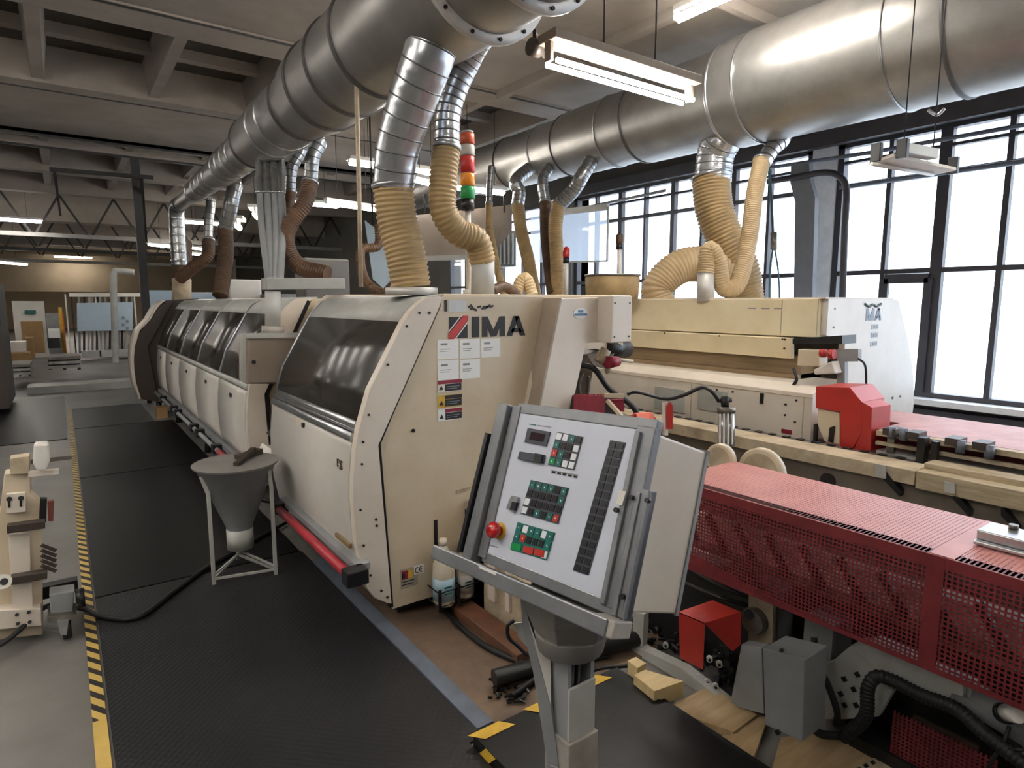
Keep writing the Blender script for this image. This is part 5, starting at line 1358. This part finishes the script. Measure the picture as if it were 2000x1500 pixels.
# ------------------------------------------------------------------ hopper
hx0, hy0 = .735, 3.66
hp = thing('hopper', 'grey cone hopper standing on a thin three legged frame in the aisle', 'hopper', (hx0, hy0, 0))
zr = at(455, 907, Y=hy0).z
obj('cone', MB().lathe([(.18, .066), (.285, .068), (.30, .072), (zr - .005, .208), (zr, .222), (zr + .006, .222)], (hx0, hy0, 0), seg=36), greypaint, hp)
obj('spout', MB().cyl((hx0, hy0, .165), (hx0, hy0, .28), .071, seg=28), greylight, hp)
obj('lid', MB().cyl((hx0, hy0, zr + .006), (hx0, hy0, zr + .012), .226, seg=36), mat('dusty_lid_grey', '#7E7A76', .6), hp)
feet = [(.575, 3.60), (.885, 3.53), (.76, 3.88)]
tops = [(hx0 - .19, hy0 - .06), (hx0 + .14, hy0 - .14), (hx0 + .03, hy0 + .2)]
for (fx, fy), (ux, uy) in zip(feet, tops):
    obj('leg', MB().bar((fx, fy, 0), (fx, fy, .53), .018).bar((fx, fy, .52), (ux, uy, zr - .03), .014, .02), greylight, hp)
for i in range(3):
    a = feet[i]; b = feet[(i + 1) % 3]
    obj('cross_bar', MB().bar((a[0], a[1], .04), (b[0], b[1], .04), .012), greylight, hp)
    obj('spoke', MB().bar((a[0], a[1], .06), (hx0, hy0, .14), .010), greylight, hp)
objs('lid_handle', MB().bar((hx0 - .02, hy0 - .1, zr + .02), (hx0 + .12, hy0 + .1, zr + .05), .03, .02).bar((hx0 + .02, hy0 + .05, zr + .02), (hx0 + .16, hy0 + .12, zr + .03), .05, .03), darkbrown, hp)
single('floor_cable', MB().tube(smoothpath([(-.75, 3.50, .03), (-.35, 3.37, .06), (-.16, 3.55, .12), (-.02, 3.66, .02), (.06, 3.50, .02), (.2, 3.40, .022), (.38, 3.60, .022), (.60, 3.85, .022), (.82, 4.02, .022), (1.02, 4.2, .022), (1.3, 4.4, .03)], 8), .012, 8), blackrub, 'black cable snaking over the rubber mats from the left machine past the hopper', 'cable')
# ------------------------------------------------------------------ grey cabinet hanging from its arm
gcb = thing('control_cabinet', 'taupe control cabinet hanging on a grey pole beside the smoked hood', 'cabinet', (1.0, 4.1, 1.05))
obj('cabinet_body', MB().prism([at(481, 660, Y=4.05), at(590, 660, Y=4.05), at(590, 750, Y=4.05), at(481, 750, Y=4.05)], (0, .20, 0)), brownbox, gcb, .006)
dd_ = obj('door', MB().prism([at(484, 663, Y=4.03), at(586, 661, Y=4.03), at(586, 747, Y=4.03), at(484, 748, Y=4.03)], (0, .02, 0)), brownbox, gcb, .004)
obj('rim', MB().bar(at(480, 656, Y=4.02), at(590, 654, Y=4.02), .012, .03), greylight, gcb)
obj('side_lip', MB().prism([at(468, 654, Y=4.06), at(481, 656, Y=4.06), at(481, 751, Y=4.06), at(470, 744, Y=4.06)], (0, .015, 0)), greylight, gcb)
c = at(495, 707, Y=4.02); obj('lock', MB().cyl(c, c - Vector((0, .012, 0)), .012), darkmetal, dd_)
obj('pole', MB().cyl(at(533, 648, Y=4.15), at(533, 566, Y=4.15), .048, seg=20), greylight, gcb)
obj('pole_collar', MB().cyl(at(533, 655, Y=4.15), at(533, 637, Y=4.15), .068, seg=20), postgrey, gcb)
obj('pole_joint', MB().cyl(at(533, 568, Y=4.15), at(533, 562, Y=4.15), .053, seg=20), darkmetal, gcb)
obj('arm', MB().bar(at(515, 555, Y=4.15), at(668, 554, Y=4.15), .12, .075), mat('arm_grey', '#96958F', .5), gcb, .006)
# ------------------------------------------------------------------ cream machine part at the left edge
lm_ = thing('tooling_rig', 'cream steel tooling rig on castors at the left edge of the picture', 'machine', (-.2, 3.5, 0))


def LP(pts, y, th): return MB().prism([at(a, b, Y=y) for a, b in pts], (0, th, 0))


obj('upright', LP([(8, 926), (60, 920), (60, 965), (80, 985), (84, 1240), (-60, 1255), (-60, 1000), (0, 1000)], 3.5, .10), cream, lm_, .004)
obj('upper_block', LP([(18, 896), (58, 890), (58, 925), (20, 928)], 3.48, .08), cream_dusty, lm_, .004)
obj('top_arm', LP([(58, 898), (140, 890), (140, 897), (60, 907)], 3.6, .05), steel, lm_)
obj('white_cup', LP([(66, 868), (95, 866), (98, 900), (90, 920), (72, 920), (64, 905)], 3.42, .08), offwhite, lm_, .01)
obj('cup_arm', LP([(55, 922), (115, 918), (115, 926), (55, 932)], 3.46, .04), cream_light, lm_)
obj('face_plate', LP([(12, 965), (50, 962), (50, 1000), (12, 1003)], 3.47, .02), cream_light, lm_, .002)
for (x, y) in ((18, 975), (41, 973)):
    obj('keyhole', MB().cyl(at(x, y, Y=3.475), at(x, y, Y=3.465), .011, seg=10).bar(at(x, y, Y=3.468), at(x, y + 16, Y=3.468), .008), darkmetal, lm_)
for (x0, y0, x1, y1) in ((14, 1032, 88, 1022), (22, 1132, 92, 1120)):
    obj('dark_clamp', MB().bar(at(x0, y0, Y=3.44), at(x1, y1, Y=3.44), .05, .035), darkbrown, lm_, .003)
obj('mid_plate', LP([(16, 1044), (58, 1040), (60, 1120), (20, 1124)], 3.475, .02), cream_light, lm_, .002)
obj('lower_plate', LP([(24, 1142), (62, 1138), (64, 1190), (24, 1196)], 3.46, .03), cream_light, lm_, .002)
obj('base_beam', LP([(-60, 1195), (80, 1188), (82, 1222), (-60, 1236)], 3.44, .12), cream_light, lm_, .004)
for (x, y) in ((33, 1201), (56, 1196), (35, 1218), (58, 1215)): obj('bolt', MB().cyl(at(x, y, Y=3.435), at(x, y, Y=3.428), .008, seg=8), darkmetal, lm_)
obj('side_part', LP([(78, 975), (92, 975), (90, 1020), (76, 1018)], 3.46, .04), darkmetal, lm_)
obj('red_part', LP([(93, 980), (106, 978), (104, 1018), (94, 1018)], 3.5, .03), mat('faded_red_part', '#8F4C42', .6), lm_)
for i in range(5): obj('coil_ring', MB().bar(at(82, 1065 + i * 10, Y=3.45), at(108, 1075 + i * 10, Y=3.47), .016), darkbrown, lm_)
obj('ring', MB().cyl(at(6, 1136, Y=3.42), at(6, 1136, Y=3.40), .032), offwhite, lm_)
obj('ring_hole', MB().cyl(at(8, 1136, Y=3.40), at(8, 1136, Y=3.398), .015), black, lm_)
obj('cross_member', MB().box(-.26, -.03, 3.62, 3.68, .13, .19), darkmetal, lm_)
obj('grey_bracket', LP([(96, 1162), (146, 1155), (140, 1208), (100, 1210)], 3.42, .10), greypaint, lm_, .004)
obj('bracket_plate', LP([(92, 1205), (150, 1200), (150, 1210), (94, 1216)], 3.38, .14), steel, lm_, .002)
for (x, y) in ((122, 1230), (148, 1170)):
    c = at(x, y, Y=3.42); c.z = max(c.z, .045)
    obj('castor', MB().cyl(c, c + Vector((.035, 0, 0)), .045, seg=20), black, lm_)
obj('castor_fork', LP([(112, 1214), (134, 1213), (130, 1240), (118, 1240)], 3.36, .03), alu, lm_)
# ------------------------------------------------------------------ far background
def bgbox(name, x0, x1, ytop, ybot, Y, depth, m, label, cat, bevel=0, stand=False):
    """box standing on the floor at distance Y, its width and height read from the photograph"""
    a = at(x0, ybot, Y=Y); b = at(x1, ybot, Y=Y); t_ = at((x0 + x1) / 2, ytop, Y=Y)
    z0 = 0.0 if stand else max(0.0, at((x0 + x1) / 2, ybot, Y=Y).z)
    return MB().box(a.x, b.x, Y, Y + depth, z0, t_.z)


single('dark_cabinet', bgbox('', -40, 19, 550, 800, 11.0, 1.5, darkbrown, '', ''), darkbrown, 'tall dark brown cabinet cut by the left edge of the picture', 'cabinet')
rk = thing('storage_rack', 'white framed rack with a large pale blue board in the far part of the hall', 'rack', at(200, 697, Y=20))
for x in (137, 148, 195, 270): obj('rack_post', bgbox('', x, x + 3, 575, 697, 20, .1, 0, '', ''), offwhite if x != 148 else black, rk)
obj('blue_board', MB().prism([at(150, 592, Y=19.9), at(259, 590, Y=19.9), at(259, 645, Y=19.9), at(151, 647, Y=19.9)], (0, .05, 0)), bluish_film, rk)
for i in range(4): obj('board_note', MB().prism([at(238 + (i % 2) * 8, 618 + i * 7, Y=19.88), at(243 + (i % 2) * 8, 618 + i * 7, Y=19.88), at(243 + (i % 2) * 8, 623 + i * 7, Y=19.88), at(238 + (i % 2) * 8, 623 + i * 7, Y=19.88)], (0, .01, 0)), greypaint, rk)
for i in range(13): obj('stored_bar', MB().bar(at(156 + i * 8.3, 690, Y=20.3), at(154 + i * 8.3 + (i * 7 % 5), 580, Y=20.3), .05), (greypaint, darkmetal, greylight)[i % 3], rk)
obj('rack_shelf', bgbox('', 160, 262, 684, 697, 20, .5, 0, '', ''), greylight, rk)
obj('top_beam', MB().bar(at(135, 576, Y=20), at(275, 576, Y=20), .1), offwhite, rk)
yp = thing('yellow_post', 'yellow and orange guard post in the far aisle', 'post', at(128, 693, Z=0))
obj('post', bgbox('', 122, 129, 600, 693, 20.5, .12, 0, '', ''), yellow, yp)
obj('post_stripe', bgbox('', 128, 131, 610, 693, 20.45, .12, 0, '', ''), mat('orange_stripe', '#D9792B', .5), yp)
for (x0, x1, yt, yb, Y, m, nm, lab, cat) in (
        (28, 90, 588, 640, 22, offwhite, 'white_machine', 'white machine with a green nameplate far down the left side', 'machine'),
        (46, 88, 628, 690, 19, cardboard, 'cardboard_box', 'upper brown carton stack far left behind the pallets', 'box'),
        (20, 52, 668, 690, 17, offwhite, 'white_crate', 'white crate on the far left pallet stack', 'crate'),
        (18, 60, 690, 712, 16.5, cardboard, 'cardboard_box', 'flat brown carton under the white crate', 'box'),
        (92, 120, 612, 645, 21, greypaint, 'grey_bin', 'grey bin behind the yellow post', 'bin'),
        (95, 118, 643, 660, 20, paper, 'white_box', 'small white box on the black bin by the yellow post', 'box'),
        (94, 118, 660, 680, 20, black, 'black_bin', 'black bin left of the yellow post', 'bin'),
        (52, 68, 660, 700, 18, cardboard, 'cardboard_box', 'narrow brown carton right of the white crate', 'box')):
    o_ = single(nm, bgbox('', x0, x1, yt, yb, Y, .6, m, '', '', stand=nm == 'white_machine' or nm == 'grey_bin'), m, lab, cat)
    if nm == 'white_machine': wm_ = o_
obj('nameplate', MB().prism([at(48, 606, Y=21.9), at(70, 606, Y=21.9), at(70, 613, Y=21.9), at(48, 613, Y=21.9)], (0, .1, 0)), teal, wm_)
for (x0, x1, y0, y1, Y, lab) in ((95, 158, 697, 722, 14.8, 'grey pallet stack on the floor in front of the yellow post'), (18, 60, 712, 735, 14.5, 'grey pallet stack at the far left below the cartons')):
    pt = thing('pallet_stack', lab, 'pallets', at((x0 + x1) / 2, y1, Y=Y))
    for i in range(3):
        f = i / 3
        obj('pallet', bgbox('', x0, x1, y0 + (y1 - y0) * f, y0 + (y1 - y0) * (f + .22), Y, 1.0, 0, '', ''), greylight if i else mat('worn_pallet_%s' % x0, '#8B847D', .8), pt)
    for f in (0, .45, .9):
        xx = x0 + (x1 - x0) * f; obj('pallet_block', bgbox('', xx, xx + (x1 - x0) * .1, y0 + 4, y1, Y + .02, .9, 0, '', ''), darkmetal, pt)
single('roller_table', MB().box(-.55, 1.35, 13.2, 13.8, 0, .12), greylight, 'low grey kerb across the far end of the aisle', 'kerb')
single('timber_partition', MB().box(-14, 7.2, 34, 34.2, 2.0, 3.6), wallwarm, 'warm timber clad upper partition at the far end of the hall', 'partition')
tr_ = thing('roof_truss', 'dark lattice of steel roof trusses over the far hall', 'roof truss', (0, 22, 3.2))
for j, y in enumerate((19.5, 23.5, 28.0)):
    obj('chord', MB().box(-14, WX, y, y + .15, 3.15 - .1 * j, 3.25 - .1 * j), beam_grey if j != 1 else truss_dk, tr_)
    q = MB()
    for i in range(18):
        x = -13 + i * 1.15; q.bar((x, y + .08, 3.2), (x + .55, y + .08, 4.2), .05).bar((x + .55, y + .08, 4.2), (x + 1.1, y + .08, 3.2), .05)
    obj('lattice', q, truss_dk, tr_)
sp_ = thing('suspended_rail', 'dark suspended rail with two drop rods near the left side of the ceiling', 'rail', at(200, 340, Z=3.6))
obj('rail', MB().bar(at(97, 331, Z=3.55), at(300, 347, Z=3.55), .06), truss_dk, sp_)
objs('drop_rod', MB().bar(at(106, 333, Z=3.55), at(118, 420, d=13.5), .04).bar(at(276, 345, Z=3.5), at(285, 470, d=12), .05), truss_dk, sp_)
_bp = at(284, 590, Y=12.2)
single('black_pole', MB().box(_bp.x - .06, _bp.x + .06, 12.14, 12.26, 0, 3.9), truss_dk, 'black vertical pole rising behind the far hood with the dark end', 'pole')
for (x, y, lab) in ((218, 530, 'thick pale pipe frame behind the blue board, left'), ):
    single('bent_pipe', MB().tube(smoothpath([at(226, 735, Y=19), at(224, 640, Y=19), at(222, 540, Y=19), at(235, 530, Y=19), at(262, 532, Y=19)]), .08, 10), greylight, lab, 'pipe')
single('machine_in_background', MB().box(3.2, 4.0, 12, 14, 0, 1.7), greypaint, 'grey machine block far behind the hoses', 'machine')
for (x, y, w, h, d, m, lab) in ((315, 580, 45, 26, 13.5, bluish_film, 'pale blue wrapped bundle behind the dark ended hood'), (395, 582, 50, 22, 12.5, bluish_film, 'pale blue wrapped bundle between the far brown hoses'), (480, 568, 60, 44, 12, offwhite, 'white sheeted shape behind the far hoods'), (640, 530, 90, 50, 9.5, wallgrey, 'dark grey machine casing behind the overhead arm')):
    c = at(x, y, d=d); W_ = w / F * d / 2; H_ = h / F * d / 2
    single('background_unit', MB().box(c.x - W_, c.x + W_, c.y, c.y + .5, 0, c.z + H_), m, lab, 'machine casing', bevel=.03)
